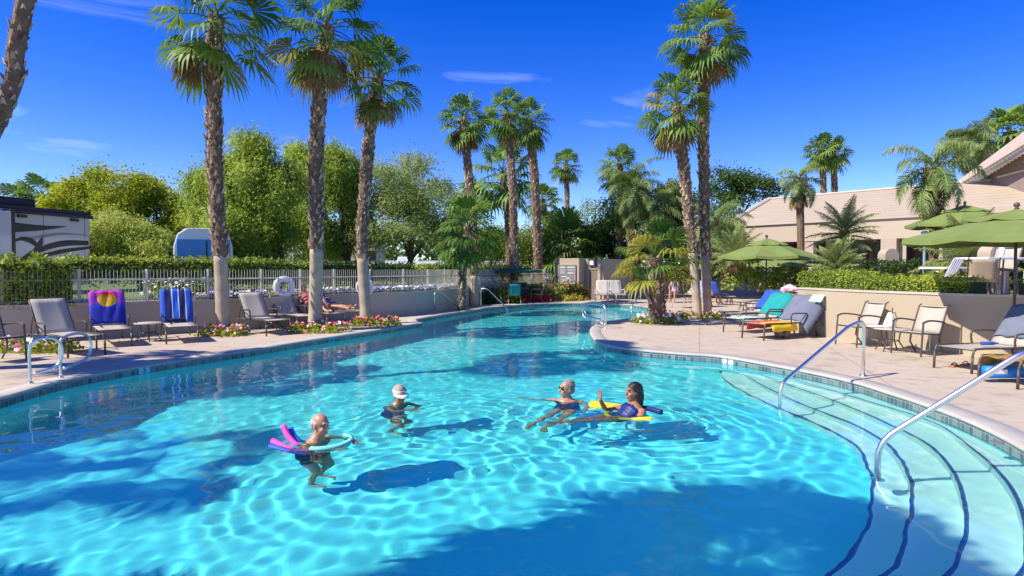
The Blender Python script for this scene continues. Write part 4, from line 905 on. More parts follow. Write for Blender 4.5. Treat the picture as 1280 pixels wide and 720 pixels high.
def gp(px, py): return at(px, py, DZ+.004)
M['tw_stripe'] = stripes('striped_towel', 0, [(0,(.02,.1,.5)),(.2,(.75,.8,.85)),(.225,(.01,.02,.12)),(.42,(.75,.8,.85)),(.445,(.02,.12,.6)),(.62,(.75,.8,.85)),(.645,(.01,.02,.12)),(.86,(.02,.1,.5))], 1, .9, 'UV')
def sunset():
    m = stripes('sunset_towel', 1, [(0,(.02,.03,.35)),(.28,(.03,.05,.5)),(.36,(.25,.04,.45)),(.5,(.45,.05,.4)),(.62,(.6,.1,.5)),(.75,(.2,.02,.25))], 1.15, .9, 'UV'); nt = m.node_tree; N = nt.nodes; L = nt.links; b = N['Principled BSDF']
    src = b.inputs['Base Color'].links[0].from_socket; uv = N.new('ShaderNodeUVMap'); mp = N.new('ShaderNodeMapping'); mp.inputs['Location'].default_value = (-.5,-.5,0); L.new(uv.outputs[0], mp.inputs[0])
    m2_ = N.new('ShaderNodeMapping'); m2_.inputs['Scale'].default_value = (1,1.75,1); L.new(mp.outputs[0], m2_.inputs[0])
    ln = N.new('ShaderNodeVectorMath'); ln.operation = 'LENGTH'; L.new(m2_.outputs[0], ln.inputs[0]); lt = N.new('ShaderNodeMath'); lt.operation = 'LESS_THAN'; lt.inputs[1].default_value = .27; L.new(ln.outputs['Value'], lt.inputs[0])
    sp = N.new('ShaderNodeSeparateXYZ'); L.new(mp.outputs[0], sp.inputs[0]); rp = N.new('ShaderNodeValToRGB'); rp.color_ramp.elements[0].position = .0; rp.color_ramp.elements[0].color = (.85,.5,.02,1); rp.color_ramp.elements[1].position = .12; rp.color_ramp.elements[1].color = (.65,.03,.02,1); L.new(sp.outputs[1], rp.inputs[0])
    mx = N.new('ShaderNodeMix'); mx.data_type = 'RGBA'; L.new(lt.outputs[0], mx.inputs[0]); L.new(src, mx.inputs[6]); L.new(rp.outputs[0], mx.inputs[7]); L.new(mx.outputs[2], b.inputs['Base Color']); return m
M['tw_sun'] = sunset()
M['tw_lav'] = mat('lavender_towel', (.34,.33,.6), .95, (.27,.27,.52), 6); M['tw_grey'] = mat('greyblue_towel', (.13,.15,.2), .95, (.17,.19,.25), 5); M['tw_teal'] = mat('teal_towel', (.01,.32,.3), .95, (.01,.24,.24), 5)
M['tw_blue'] = mat('blue_towel', (.03,.1,.45), .95, (.02,.07,.35), 5); M['tw_pale'] = mat('pale_green_towel', (.45,.62,.52), .95, (.5,.66,.6), 8)
M['tw_dark'] = mat('dark_towel', (.04,.04,.06), .95, (.06,.06,.09), 5)
M['tw_rain'] = stripes('rainbow_towel', 0, [(0,(.85,.55,.02)),(.4,(.8,.3,.02)),(.52,(.75,.12,.04)),(.7,(.65,.05,.05))], 1, .9, 'UV')
def table(label, p, r=.3, h=.5, m=None, group='small round side tables'):
    o = T('side_table', label, 'side table', p, 0, group)
    MB().lathe([(.001,h),(r-.01,h),(r,h-.01),(r,h-.025),(r-.02,h-.03),(.001,h-.03)], n=24).build('tabletop', m or M['sling'], o, True)
    for k in range(4):
        a = k*PI/2+.6; MB().tube([(math.cos(a)*r*.55, math.sin(a)*r*.55, h-.03), (math.cos(a)*r*.45, math.sin(a)*r*.45, h*.45), (math.cos(a)*r*.85, math.sin(a)*r*.85, 0)], .013, 6).build('leg', M['frame'], o)
    MB().tube([(math.cos(a)*r*.45, math.sin(a)*r*.45, h*.45) for a in np.linspace(0, 2*PI, 13)], .008, 5).build('ring', M['frame'], o)
    return o
def armchair(label, p, heading, group='sling armchairs', sling=None, fm=None, hs=1.0, sc=1.0):
    """seat faces heading"""
    fm = fm or M['frame']; sl = sling or M['sling']; o = T('armchair', label, 'armchair', p, R(heading)-PI/2, group); o.scale = (sc,)*3
    W_ = .28; z = .42*hs
    v = []; f = []
    def S(t): return Vector((0, .27-.5*t, z+.02-.04*t)) if t <= 1 else Vector((0, -.23-.2*(t-1), z-.02+.52*(t-1)))
    for j, t in enumerate(np.linspace(0,1,6)):
        q = S(t)
        for x in np.linspace(-W_+.02, W_-.02, 4): v.append((x, q.y, q.z))
    for j in range(5):
        for i in range(3): a = j*4+i; f.append((a, a+1, a+5, a+4))
    s_ = rawmesh('seat', v, f, sl, o, True); s_.modifiers.new('t','SOLIDIFY').thickness = .01
    v = []; f = []
    for j, t in enumerate(np.linspace(1,2,7)):
        q = S(t)
        for x in np.linspace(-W_+.02, W_-.02, 5): v.append((x, q.y-.03*math.cos(x/W_*1.5), q.z))
    for j in range(6):
        for i in range(4): a = j*5+i; f.append((a, a+1, a+6, a+5))
    b = rawmesh('backrest', v, f, sl, o, True); b.modifiers.new('t','SOLIDIFY').thickness = .01
    m = MB()
    for s in (-1,1): m.tube([S(1)+Vector((s*W_,0,0)), S(1.5)+Vector((s*W_,0,0)), S(2.0)+Vector((s*W_,0,.0)), S(2.0)+Vector((s*W_,-.06,.025))], .014, 6)
    m.tube([S(1.98)+Vector((-W_,0,-.01)), S(1.98)+Vector((W_,0,-.01))], .012, 6)
    m.build('back_frame', fm, b)
    m = MB()
    for s in (-1,1): m.tube([S(0)+Vector((s*W_,0,-.01)), S(1)+Vector((s*W_,0,-.01))], .014, 6)
    m.tube([(-W_,.27,z),(W_,.27,z)], .013, 6); m.tube([(-W_,-.23,z-.03),(W_,-.23,z-.03)], .013, 6); m.build('seat_frame', fm, o)
    for s in (-1,1):
        MB().tube([(s*(W_+.02),.25,z+.22),(s*(W_+.02),.27,z),(s*(W_+.02),.3,0)], .017, 6).build('leg', fm, o)
        MB().tube([(s*W_,-.22,z),(s*(W_+.01),-.2,z*.5),(s*(W_+.01),-.36,0)], .016, 6).build('leg', fm, o)
        MB().tube(smoothpath([(s*(W_+.02),.27,z+.21),(s*(W_+.03),.1,z+.25),(s*(W_+.03),-.15,z+.23),(s*(W_+.01),-.33,z+.2)], 4), .019, 6).build('armrest', fm, o, True)
    return o
# left side, nearest first
armchair('dark framed sling armchair cut by the left edge', gp(-4,452), -20)
o, P, n_ = lounger('grey sling lounger at the far left behind the ladder rails', gp(108,445), -33, 55)
o, P, n_ = lounger('lounger under the sunset towel', gp(143,434), -52, 64); drape('towel', o, P, n_, M['tw_sun'], 'purple and blue beach towel with a big orange sun', 'towel', .05, 1.05, .2, .34, 2)
o, P, n_ = lounger('lounger under the blue striped towel', gp(228,429), -57, 64); drape('towel', o, P, n_, M['tw_stripe'], 'blue beach towel with white and navy stripes', 'towel', .0, 1.05, .2, .34, 3)
b = MB().box((0,0,.05), (.3,.1,.08)).obj('cushion', mat('navy_cloth',(.01,.015,.06),.9), 'small dark rolled cushion on the striped towel lounger', 'cushion', bevel=.03); b.location = o.matrix_basis @ Vector((0,-.2,.39)); b.rotation_euler = o.rotation_euler
table('round table between the sunset towel and the striped towel', gp(186,426), .3, .42)
o, P, n_ = lounger('empty grey lounger nearest the first palm, foot towards the pool', gp(348,419), -45, 52)
table('round table between the two empty loungers left of the second palm', gp(343,411), .27, .4)
o, P, n_ = lounger('empty grey lounger partly behind the second palm', gp(385,412), -45, 52)
LG = lounger('lounger with the pink dressed sunbather', gp(420,408), -38, 48)
LH = lounger('lounger with the sunbather in blue', gp(452,404), -18, 48)
drape('towel', LH[0], LH[1], LH[2], M['tw_lav'], 'lavender towel over the lounger of the sunbather in blue', 'towel', .1, 1.05, .4, .42, 5)
# right side
o, P, n_ = lounger('front lounger under the left parasol, grey blue towel on its back', gp(942,424), 208, 45)
drape('towel', o, P, n_, M['tw_grey'], 'big grey blue towel draped over a backrest under the parasol', 'towel', .05, 1.05, .45, .5, 6)
drape('towel', o, P, n_, M['tw_pale'], 'pale greenish towel corner hanging behind the grey blue one', 'towel', .8, 1.08, .35, .16, 9, side=-.36)
seat_towel(o, M['tw_rain'], 'red and yellow towel spread over the lounger seat', -.1, .75, .42, 2)
o, P, n_ = lounger('middle lounger under the left parasol with a teal towel', gp(917,416), 208, 45)
drape('towel', o, P, n_, M['tw_teal'], 'teal green towel on the middle lounger backrest', 'towel', .1, 1.05, .3, .4, 7)
seat_towel(o, M['tw_pale'], 'pale mint towel on the middle lounger seat', .1, .9, .34, 3)
o, P, n_ = lounger('rear lounger under the left parasol with a blue towel', gp(915,407), 208, 45)
drape('towel', o, P, n_, M['tw_blue'], 'blue towel on the rear lounger of the parasol group', 'towel', .1, 1.05, .25, .36, 8)
b = T('beach_bag', 'dark red patterned bag under the front lounger', 'bag', gp(978,422)); bm_ = mat('bag_cloth', (.12,.02,.02), .9, (.3,.25,.2), 14, 2)
MB().lathe([(.001,0),(.16,.01),(.19,.1),(.15,.24),(.12,.25)], n=14).build('body', bm_, b, True); MB().tube(smoothpath([(-.12,0,.22),(-.06,0,.36),(.06,0,.36),(.12,0,.22)], 4), .012, 5).build('strap', bm_, b)
armchair('light sling armchair against the beige wall, left of the pair', (7.42,13.0,DZ+.004), 192)
armchair('light sling armchair against the beige wall, right of the pair', (7.82,11.7,DZ+.004), 200)
TB = table('low round table between the two armchairs', (7.62,12.2,DZ+.004), .34, .46)
b = T('tote_bag', 'white bag slumped on the low table between the armchairs', 'bag', (7.6,12.2,DZ+.465))
MB().lathe([(.001,0),(.12,.0),(.13,.06),(.09,.17),(.04,.3),(.001,.32)], n=12, M=Matrix.Diagonal((1,.7,1))).build('body', M['white'], b, True); MB().tube(smoothpath([(.0,0,.28),(.1,0,.3),(.14,.0,.12)], 4), .008, 5).build('strap', M['frame'], b)
t = MB().box((0,0,.02), (.3,.2,.03)).obj('folded_cloth', M['white'], 'folded white cloth beside the white bag on the low table', 'cloth', bevel=.01); t.location = (7.4,12.3,DZ+.465)
o1, P, n_ = lounger('sling lounger at the right edge with a bottle and sandals by it', gp(1192,463), 197, 48)
drape('towel', o1, P, n_, M['tw_grey'], 'dark towel on the backrest at the right edge', 'towel', .2, 1.05, .2, .33, 12)
b = MB().lathe([(.001,0),(.03,.0),(.03,.2),(.012,.24),(.012,.28),(.001,.28)], n=10, M=Matrix.Rotation(PI/2,3,'Y')).obj('sunscreen_tube', M['tw_blue'], 'small blue tube lying on the right edge lounger', 'tube', smooth=True); b.location = o1.matrix_basis @ Vector((0,.35,.42))
o2, P, n_ = lounger('foremost lounger at the right edge above a blue roll', gp(1249,481), 186, 45)
fb = T('foam_roll', 'blue foam roll under the foremost right lounger', 'foam roll', gp(1268,477)); MB().tube([(-.45,0,.14),(.45,0.05,.14)], .09, 14).build('body', mat('foam_blue',(.01,.22,.7),.5), fb, True); MB().box((-.28,-.085,.16), (.2,.02,.06)).build('label_patch', M['white'], fb)
t = seat_towel(o2, mat('leafy_towel', (.5,.2,.02), .95, (.08,.15,.03), 9, 2), 'orange and green towel hanging off the foremost right lounger', .45, .95, .4, 4)
for k, (dx, lab) in enumerate(((-.1,'left sandal under the right edge lounger'),(.12,'right sandal under the right edge lounger'))):
    s = T('sandal', lab, 'sandal', gp(1192+k*14,458-k*2), .6, 'pair of sandals'); MB().box((0,0,.012), (.25,.1,.022)).build('sole', mat('sandal_sole',(.45,.16,.08),.7), s, bevel=.01); MB().tube(smoothpath([(.03,-.05,.02),(.04,0,.06),(.03,.05,.02)], 4), .01, 5).build('strap', M['frame'], s)
# far group
gF = 'far loungers by the pump house'
lounger('small far lounger right beside the pump house door', gp(752,378), -100, 55, gF, fr=M['white'])
lounger('small far lounger under the white flowers', gp(778,378), -85, 55, gF, fr=M['white'])
table('far side table between the two small loungers', gp(764,375.5), .34, .42)
lounger('far lounger where the person in a hat sits', gp(835,378), 200, 45, 'loungers near the wide steps')
o, P, n_ = lounger('lounger draped in pale lavender left of the palm pair', gp(848,385), 215, 60, 'loungers near the wide steps', fr=M['sling'])
drape('towel', o, P, n_, M['tw_lav'], 'pale lavender towel on the lounger left of the palm pair', 'towel', .0, 1.03, .3, .34, 13)
a = armchair('blue sling armchair right of the palm pair', gp(899,381), 25, 'sling armchairs', M['tw_blue'], sc=1.15)
table('low table in the open paving by the steps, left', gp(912,381), .3, .4); table('low table in the open paving by the steps, right', gp(929,387), .3, .36)
lounger('empty lounger in the back row near the steps', gp(945,391), 188, 12, 'loungers near the wide steps', fr=M['white'])
# dining set far
dp = at(645,378.5); o = T('dining_table', 'round dining table under the dark green parasol', 'table', dp)
MB().lathe([(.001,.72),(.6,.72),(.61,.69),(.001,.68)], n=24).build('tabletop', M['frame'], o); MB().tube([(0,0,0),(0,0,.7)], .04, 8).build('leg', M['frame'], o); MB().lathe([(.001,.0),(.3,.0),(.3,.03),(.001,.05)], n=16).build('base', M['frame'], o)
for k, (dx, dy, hd, lab, slg) in enumerate(((-1.0,.0,0,'dark chair left of the far dining table','frame'),(-.1,-.95,95,'chair with a teal sling before the far dining table','tw_teal'),(1.0,.1,180,'dark chair right of the far dining table','frame'),(.3,.95,-90,'dark chair behind the far dining table','frame'))):
    armchair(lab, (dp.x+dx, dp.y+dy, DZ+.004), hd, 'chairs of the far dining set', M[slg])

# terrace furniture
TZ = TER-.17
armchair('tan sling chair on the terrace in the gap of the hedge', (10.75,13.95,TZ), 60, 'terrace chairs', M['slingtan'])
armchair('grey high backed chair on the terrace by the round topped pillar', (12.1,15.2,TZ), 200, 'terrace chairs', M['sling'], hs=1.5, sc=1.1)
armchair('dark chair on the terrace at the right edge', (11.9,12.7,TZ), 150, 'terrace chairs', M['frame'])
armchair('light metal chair on the terrace at the right edge', (12.2,13.9,TZ), 170, 'terrace chairs', M['white'], M['white'])
lounger('grey reclined chair behind the clipped hedge', (11.1,16.5,TZ), 150, 45, 'terrace chairs', scale=.8)
o = T('garden_chair', 'white slatted garden chair behind the clipped hedge', 'garden chair', (10.55,14.2,TZ), R(-150)); 
for k in range(5): MB().box((-.2+.1*k,-.25,.6), (.07,.02,.75), 0, Matrix.Rotation(-.4,3,'X')).build('slat', M['white'], o)
MB().box((0,.05,.34), (.5,.5,.03)).build('seat', M['white'], o)
for s in (-1,1):
    MB().box((s*.3,.05,.52), (.1,.6,.025)).build('armrest', M['white'], o); MB().box((s*.3,.28,.26), (.06,.06,.52)).build('leg', M['white'], o); MB().box((s*.27,-.28,.2), (.06,.06,.4)).build('leg', M['white'], o)
for lab, x, y, w, hh in (('high table with a pale top behind the tan chair',11.6,14.8,1.0,.95),('white topped table left of the tan chair',10.9,15.2,.9,.72)):
    o = T('patio_table', lab, 'table', (x,y,TZ), .3); MB().box((0,0,hh), (w*1.2,w*.8,.05)).build('tabletop', M['white'], o, bevel=.01)
    for sx in (-1,1):
        for sy in (-1,1): MB().tube([(sx*w*.5,sy*w*.3,0),(sx*w*.5,sy*w*.3,hh-.03)], .025, 6).build('leg', M['frame'], o)
b = MB().lathe([(.001,0),(.05,0),(.065,.2),(.05,.24),(.001,.24)], n=10).obj('paper_cup', M['white'], 'white cup on the terrace table at the right edge', 'cup', smooth=True); b.location = (11.75,14.6,TZ+.975)

# ------------------------------------------------------------------ parasols
def parasol(label, p, r, ztop, zedge, az=0, nr=8, m=None, vent=True, group='green parasols'):
    m = m or M['umb']; o = T('parasol', label, 'parasol', p, az, group); z1 = zedge-p[2]; z2 = ztop-p[2]-.1
    MB().tube([(0,0,0),(0,0,z2)], .024, 10).build('pole', M['frame'], o, True)
    b = MB().lathe([(.001,0),(.26,0),(.27,.03),(.2,.07),(.05,.1),(.045,.3),(.024,.31)], n=20).build('base', M['frame'], o, True)
    MB().lathe([(.001,0),(.035,0),(.04,.02),(.02,.035),(.045,.06),(.05,.09),(.03,.12),(.001,.13)], (0,0,z2), 12).build('finial', M['frame'], o, True)
    def cap(r0, r1, za, zb, sagc, drop, nm, par):
        v = []; f = []; nj = 7; sub = 6; n = nr*sub
        for j in range(nj):
            t = j/(nj-1); rr = r0+(r1-r0)*t; zz_ = za+(zb-za)*t
            for k in range(n):
                a = 2*PI*k/n; ph = (k%sub)/sub; w = math.cos(PI/nr)/math.cos((ph-.5)*2*PI/nr)  # straight edge between ribs
                s = math.sin(ph*PI)*sagc*t
                v.append((rr*w*math.cos(a)*(1-s*.25), rr*w*math.sin(a)*(1-s*.25), zz_+s*-.35*1.0+.06*math.sin(t*PI)*0))
        base_ = (nj-1)*n
        for j in range(nj-1):
            for k in range(n): f.append((j*n+k, j*n+(k+1)%n, (j+1)*n+(k+1)%n, (j+1)*n+k))
        for k in range(n): x, y, z = v[base_+k]; v.append((x*1.003, y*1.003, z-drop))
        for k in range(n): f.append((base_+k, base_+(k+1)%n, base_+n+(k+1)%n, base_+n+k))
        c = rawmesh(nm, v, f, m, par); c.modifiers.new('t','SOLIDIFY').thickness = .004; return c
    c = cap(r*.3 if vent else .03, r, z2-(z2-z1)*.30 if vent else z2-.02, z1+.08, .12, .09, 'canopy', o)
    if vent: cap(.03, r*.42, z2-.0, z2-(z2-z1)*.38+.05, .1, .02, 'vent', c)
    for k in range(nr):
        a = 2*PI*(k)/nr; e = Vector((math.cos(a)*r*.97, math.sin(a)*r*.97, z1+.06)); t0 = Vector((0,0,z2-.08)); 
        rb = MB().tube([t0, e], .011, 4).build('rib', M['frame'], o); MB().tube([t0.lerp(e, .5), (0,0,z1+.06-.02*0)], .009, 4).build('strut', M['frame'], rb)
    MB().lathe([(.026,0),(.05,0),(.05,.08),(.026,.08)], (0,0,z1+.02), 10).build('hub', M['frame'], o)
    return o
p = at(957,397); parasol('large green parasol by the towel draped loungers', p, 1.62, 2.9, 2.12, .2)
p = (8.95,10.82,DZ); parasol('nearest green parasol cut by the right edge', p, 1.75, 2.93, 2.25, .45)
c = dep(1205,300,19.5); parasol('green parasol on the terrace behind the nearest one', (c.x,19.5,TZ), 1.62, 1.78+83/760*19.5, 1.78+53/760*19.5, .1)
c = dep(990,340,25.5); parasol('half hidden green parasol behind the large one', (c.x,25.5,TZ-.1), 1.75, 2.2+.15, 1.9, .3)
p = at(869,372.5); parasol('far green parasol behind the palm pair', p, 1.3, 2.3, 1.78, .1)
p = at(645,376.5); parasol('dark green parasol over the far dining table', p, 1.35, 1.95, 1.62, .1, m=M['umbdark'], vent=False)

# ------------------------------------------------------------------ rails, rings, markers
def rail(label, pts, r=.024, group='steel pool rails', flange=(0,), n=8):
    P = [Vector(q) for q in pts]; b_ = P[0].copy(); o = T('pool_rail', label, 'handrail', b_, 0, group)
    out = [P[0]]                         # rounded corners
    for i in range(1, len(P)-1):
        a, b, c = P[i-1], P[i], P[i+1]; rr = min(.16, (a-b).length*.45, (c-b).length*.45); s = b+(a-b).normalized()*rr; e = b+(c-b).normalized()*rr
        for k in range(7): t = k/6; out.append(s.lerp(b, t).lerp(b.lerp(e, t), t))
    out.append(P[-1]); tb = MB().tube([p-b_ for p in out], r, 14).build('tube', M['steel'], o, True); tb.cycles.is_caustics_receiver = True
    for k in flange:
        q = P[k]-b_; MB().lathe([(r,.03),(r*1.6,.025),(r*2.4,.004),(r*2.4,0),(r,0)], q, 16).build('flange', M['steel'], o, True)
    return o
def up3(p, z): return Vector((p.x, p.y, z))
b0 = at(975,503,0); d0 = at(1079,470); bs = under(978,500,-.4)
rail('handrail at the left of the pool steps', [up3(b0,-.38), up3(b0,.24), up3(b0.lerp(d0,.8),.93), up3(d0,.99), up3(d0,DZ)], flange=(0,4))
b1 = at(1097,583,0); q1 = dep(1284,437,5.15)
rail('nearest handrail over the curved steps, cut by the right edge', [up3(b1,-.38), up3(b1,.22), q1, q1+Vector((.35,.0,.0)), Vector((q1.x+.4, q1.y, DZ))], r=.026, flange=(0,4))
def ladder(label, pa, pb, wa, group='grab rail loops'):
    a = Vector(pa); b = Vector(pb)
    o = T('grab_rail', label, 'grab rail', a, 0, group); e = b-a; P = smoothpath([(0,0,0),(0,0,.5),tuple(e*.18+Vector((0,0,.62))),tuple(e*.7+Vector((0,0,.63))),tuple(e*1.0+Vector((0,0,.52))),tuple(e*1.02+Vector((0,0,.34))),tuple(e*.8+Vector((0,0,.2))),tuple(e*.1+Vector((0,0,.14)))], 6)
    MB().tube(P, .02, 12).build('tube', M['steel'], o, True); MB().lathe([(.03,.03),(.05,.0),(.03,0)], n=14).build('flange', M['steel'], o, True); return o
ladder('front grab rail loop at the left pool edge', at(38,480), at(77,474)+Vector((0,-.0,0)), 0)
ladder('rear grab rail loop at the left pool edge', at(76,473), at(113,464), 0)
ladder('front grab rail loop at the right pool bulge', at(757,411), at(729,407), 0); ladder('rear grab rail loop at the right pool bulge', at(756,406), at(731,402.5), 0)
a = at(543,391); b = at(578,391,0); rail('stair rail at the left bend of the pool', [a, up3(a,.92), up3(a.lerp(b,.2),.9), up3(b,.1), up3(b,-.4)], flange=(0,))
a = at(601,384.5); b = at(634,389,0); rail('second stair rail at the far bend of the pool', [a, up3(a,.95), up3(a.lerp(b,.25),.93), up3(b,.12), up3(b,-.4)], flange=(0,))
a = at(812,380); b = at(789,387,0); rail('stair rail left of the young palm trunk', [a, up3(a,.95), up3(a.lerp(b,.2),.93), up3(b,.12), up3(b,-.4)], flange=(0,))
a = at(822,388); b = at(807,392,0); rail('second stair rail close to the young palm trunk', [a, up3(a,.75), up3(a.lerp(b,.3),.7), up3(b,.12), up3(b,-.4)], flange=(0,))
for px, Y, lab in ((355,17.05,'white life ring on the fence left of the second palm'),(456,20.7,'white life ring on the fence behind the third palm')):
    wq = wall_px(px, .02); c = dep(px,358.5 if px < 400 else 359,wq.y); o = T('life_ring', lab, 'life ring', c, R(33), 'white life rings'); M_ = Matrix.Rotation(PI/2,3,'X')
    Rr, rr = .23, .085; prof = [(Rr+rr*math.cos(t), rr*math.sin(t)) for t in np.linspace(0, 2*PI, 15)]
    MB().lathe(prof, n=32, M=M_).build('ring', M['white'], o, True)
    rp = MB()
    for k in range(4):
        a = k*PI/2+PI/4; q = [Vector((math.cos(a)*(Rr+(rr+.006)*math.cos(t)), (rr+.006)*math.sin(t), math.sin(a)*(Rr+(rr+.006)*math.cos(t)))) for t in np.linspace(0, 2*PI, 13)]; rp.tube(q, .012, 5, False)
    rp.build('strap', mat('strap_grey',(.5,.5,.52),.7), o)
    MB().tube([(0,0,-.34),(0,0,.5)], .012, 6).build('hook', M['fence'], o)
def marker(label, px, text, light, w=.16):
    t_ = [(Vector(SHORE[i])-Vector((at(px[0],px[1],.06).x, at(px[0],px[1],.06).y))).length for i in range(len(SHORE))]; i = t_.index(min(t_)); A_ = Vector(SHORE[i-1]); B_ = Vector(SHORE[(i+1)%len(SHORE)]); d_ = (B_-A_).normalized(); c = Vector(SHORE[i]); 
    nn_ = Vector((d_.y, -d_.x)); 
    if (Vector((0,8))-c).dot(nn_) < 0: nn_ = -nn_
    o = T('depth_marker', label, 'depth marker', (c.x+nn_.x*.006, c.y+nn_.y*.006, .045), math.atan2(nn_.y, nn_.x)+PI/2, 'depth marker tiles')
    MB().box((0,0,0), (w,.008,.11)).build('tile', light, o)
    cu = bpy.data.curves.new('digits', 'FONT'); cu.body = text; cu.size = .125; cu.align_x = 'CENTER'; cu.align_y = 'CENTER'; cu.extrude = .001; cu.materials.append(M['rvk']); tq = bpy.data.objects.new('digits', cu); COL.objects.link(tq); dg = bpy.context.evaluated_depsgraph_get(); dg.update(); me_ = bpy.data.meshes.new_from_object(tq.evaluated_get(dg)); bpy.data.objects.remove(tq); to = bpy.data.objects.new('digits', me_); COL.objects.link(to); to.parent = o; to.location = (0,-.007,0); to.rotation_euler = (PI/2,0,0)
marker('pale depth tile reading 5 on the left pool edge', (184,461), '5', mat('pale_tile',(.3,.6,.68),.3), .2)
marker('depth tile with small letters below the second palm', (409,425), 'm', mat('blue_tile',(.1,.35,.45),.3), .2)
marker('white depth tile reading 3 at the start of the right steps', (930,449.5), "3'", mat('white_tile',(.55,.56,.58),.3), .24)
for c, lab in ((at(1246,553,DZ+.012),'dark skimmer lid on the coping at the right edge'),(at(1055,478,DZ+.012),'small dark drain cover on the coping near the left handrail')):
    o = MB().lathe([(.001,0),(.06,0),(.06,.006),(.001,.008)], c, 16).obj('drain_cover', M['rvg'], lab, 'drain cover', 'drain covers')

# ------------------------------------------------------------------ people
def remesh(name, mb, m, voxel, parent, smooth=6):
    o = mb.build(name+'_raw', m); md = o.modifiers.new('r', 'REMESH'); md.mode = 'VOXEL'; md.voxel_size = voxel; md.use_smooth_shade = True
    s = o.modifiers.new('s', 'SMOOTH'); s.iterations = smooth; s.factor = .5
    dg = bpy.context.evaluated_depsgraph_get(); dg.update(); me = bpy.data.meshes.new_from_object(o.evaluated_get(dg)); me.name = name
    if not me.materials: me.materials.append(m)
    bpy.data.objects.remove(o); n = bpy.data.objects.new(name, me); COL.objects.link(n); n.parent = parent; n.cycles.is_caustics_receiver = True; return n
def V3(*a): return Vector(a)
def capsule(mb, a, b, ra, rb, n=10):
    a = Vector(a); b = Vector(b); mb.tube([a, a.lerp(b, .33), a.lerp(b, .66), b], [ra, ra+(rb-ra)*.25, ra+(rb-ra)*.7, rb], n); mb.ell(a, (ra,)*3, n); mb.ell(b, (rb,)*3, n)
def hand(mb, w, d, nrm, s=1.0, curl=.35, side=1):
    d = d.normalized(); nrm = (nrm-d*nrm.dot(d)).normalized(); u = d.cross(nrm).normalized()*side
    Mx = Matrix((u, d, nrm)).transposed(); mb.ell(w+d*.045*s, (.041*s,.055*s,.018*s), 10, Mx)
    for k, (x, l) in enumerate(((-.03,.062),(-.01,.075),(.01,.07),(.03,.055))):
        p = w+d*.085*s+u*x*s; q = p+(d+nrm*-curl*.6+u*x*3).normalized()*l*.55*s; r_ = q+(d-nrm*curl*1.6+u*x*2).normalized()*l*.5*s; mb.tube([p-d*.02*s, p, q, r_], [.0095*s,.0095*s,.0085*s,.007*s], 6)
    p = w+d*.03*s-u*.035*s; mb.tube([p, p+(d*.6-u*.8).normalized()*.035*s, p+(d*.9-u*.5-nrm*.3).normalized()*.07*s], [.013*s,.0105*s,.008*s], 6)
def torso_prims(mb, pel, nb, xs, t0, t1, inf, wide=1.0, belly=0, bust=0):
    ax = (nb-pel).normalized(); fw = xs.cross(ax).normalized()*1; fw = -fw if False else fw; xs2 = ax.cross(fw).normalized(); Mx = Matrix((xs2, fw, ax)).transposed(); L_ = (nb-pel).length
    tab = [(0,.165,.115),(.15,.16,.115),(.35,.14,.105),(.55,.15,.11),(.75,.168,.115),(.9,.15,.095),(1,.08,.07)]
    for t, a, b in tab:
        if t0-1e-6 <= t <= t1+1e-6: mb.ell(pel+ax*L_*t+fw*(belly*math.exp(-((t-.3)/.25)**2)), ((a*wide+inf), (b*(1+belly*3)+inf), .09+inf), 14, Mx)
    if bust and t0 <= .7 <= t1:
        for s in (-1,1): mb.ell(pel+ax*L_*.68+fw*.075+xs2*s*.075, (.07+inf,.065+inf,.07+inf), 10, Mx)
    return ax, fw
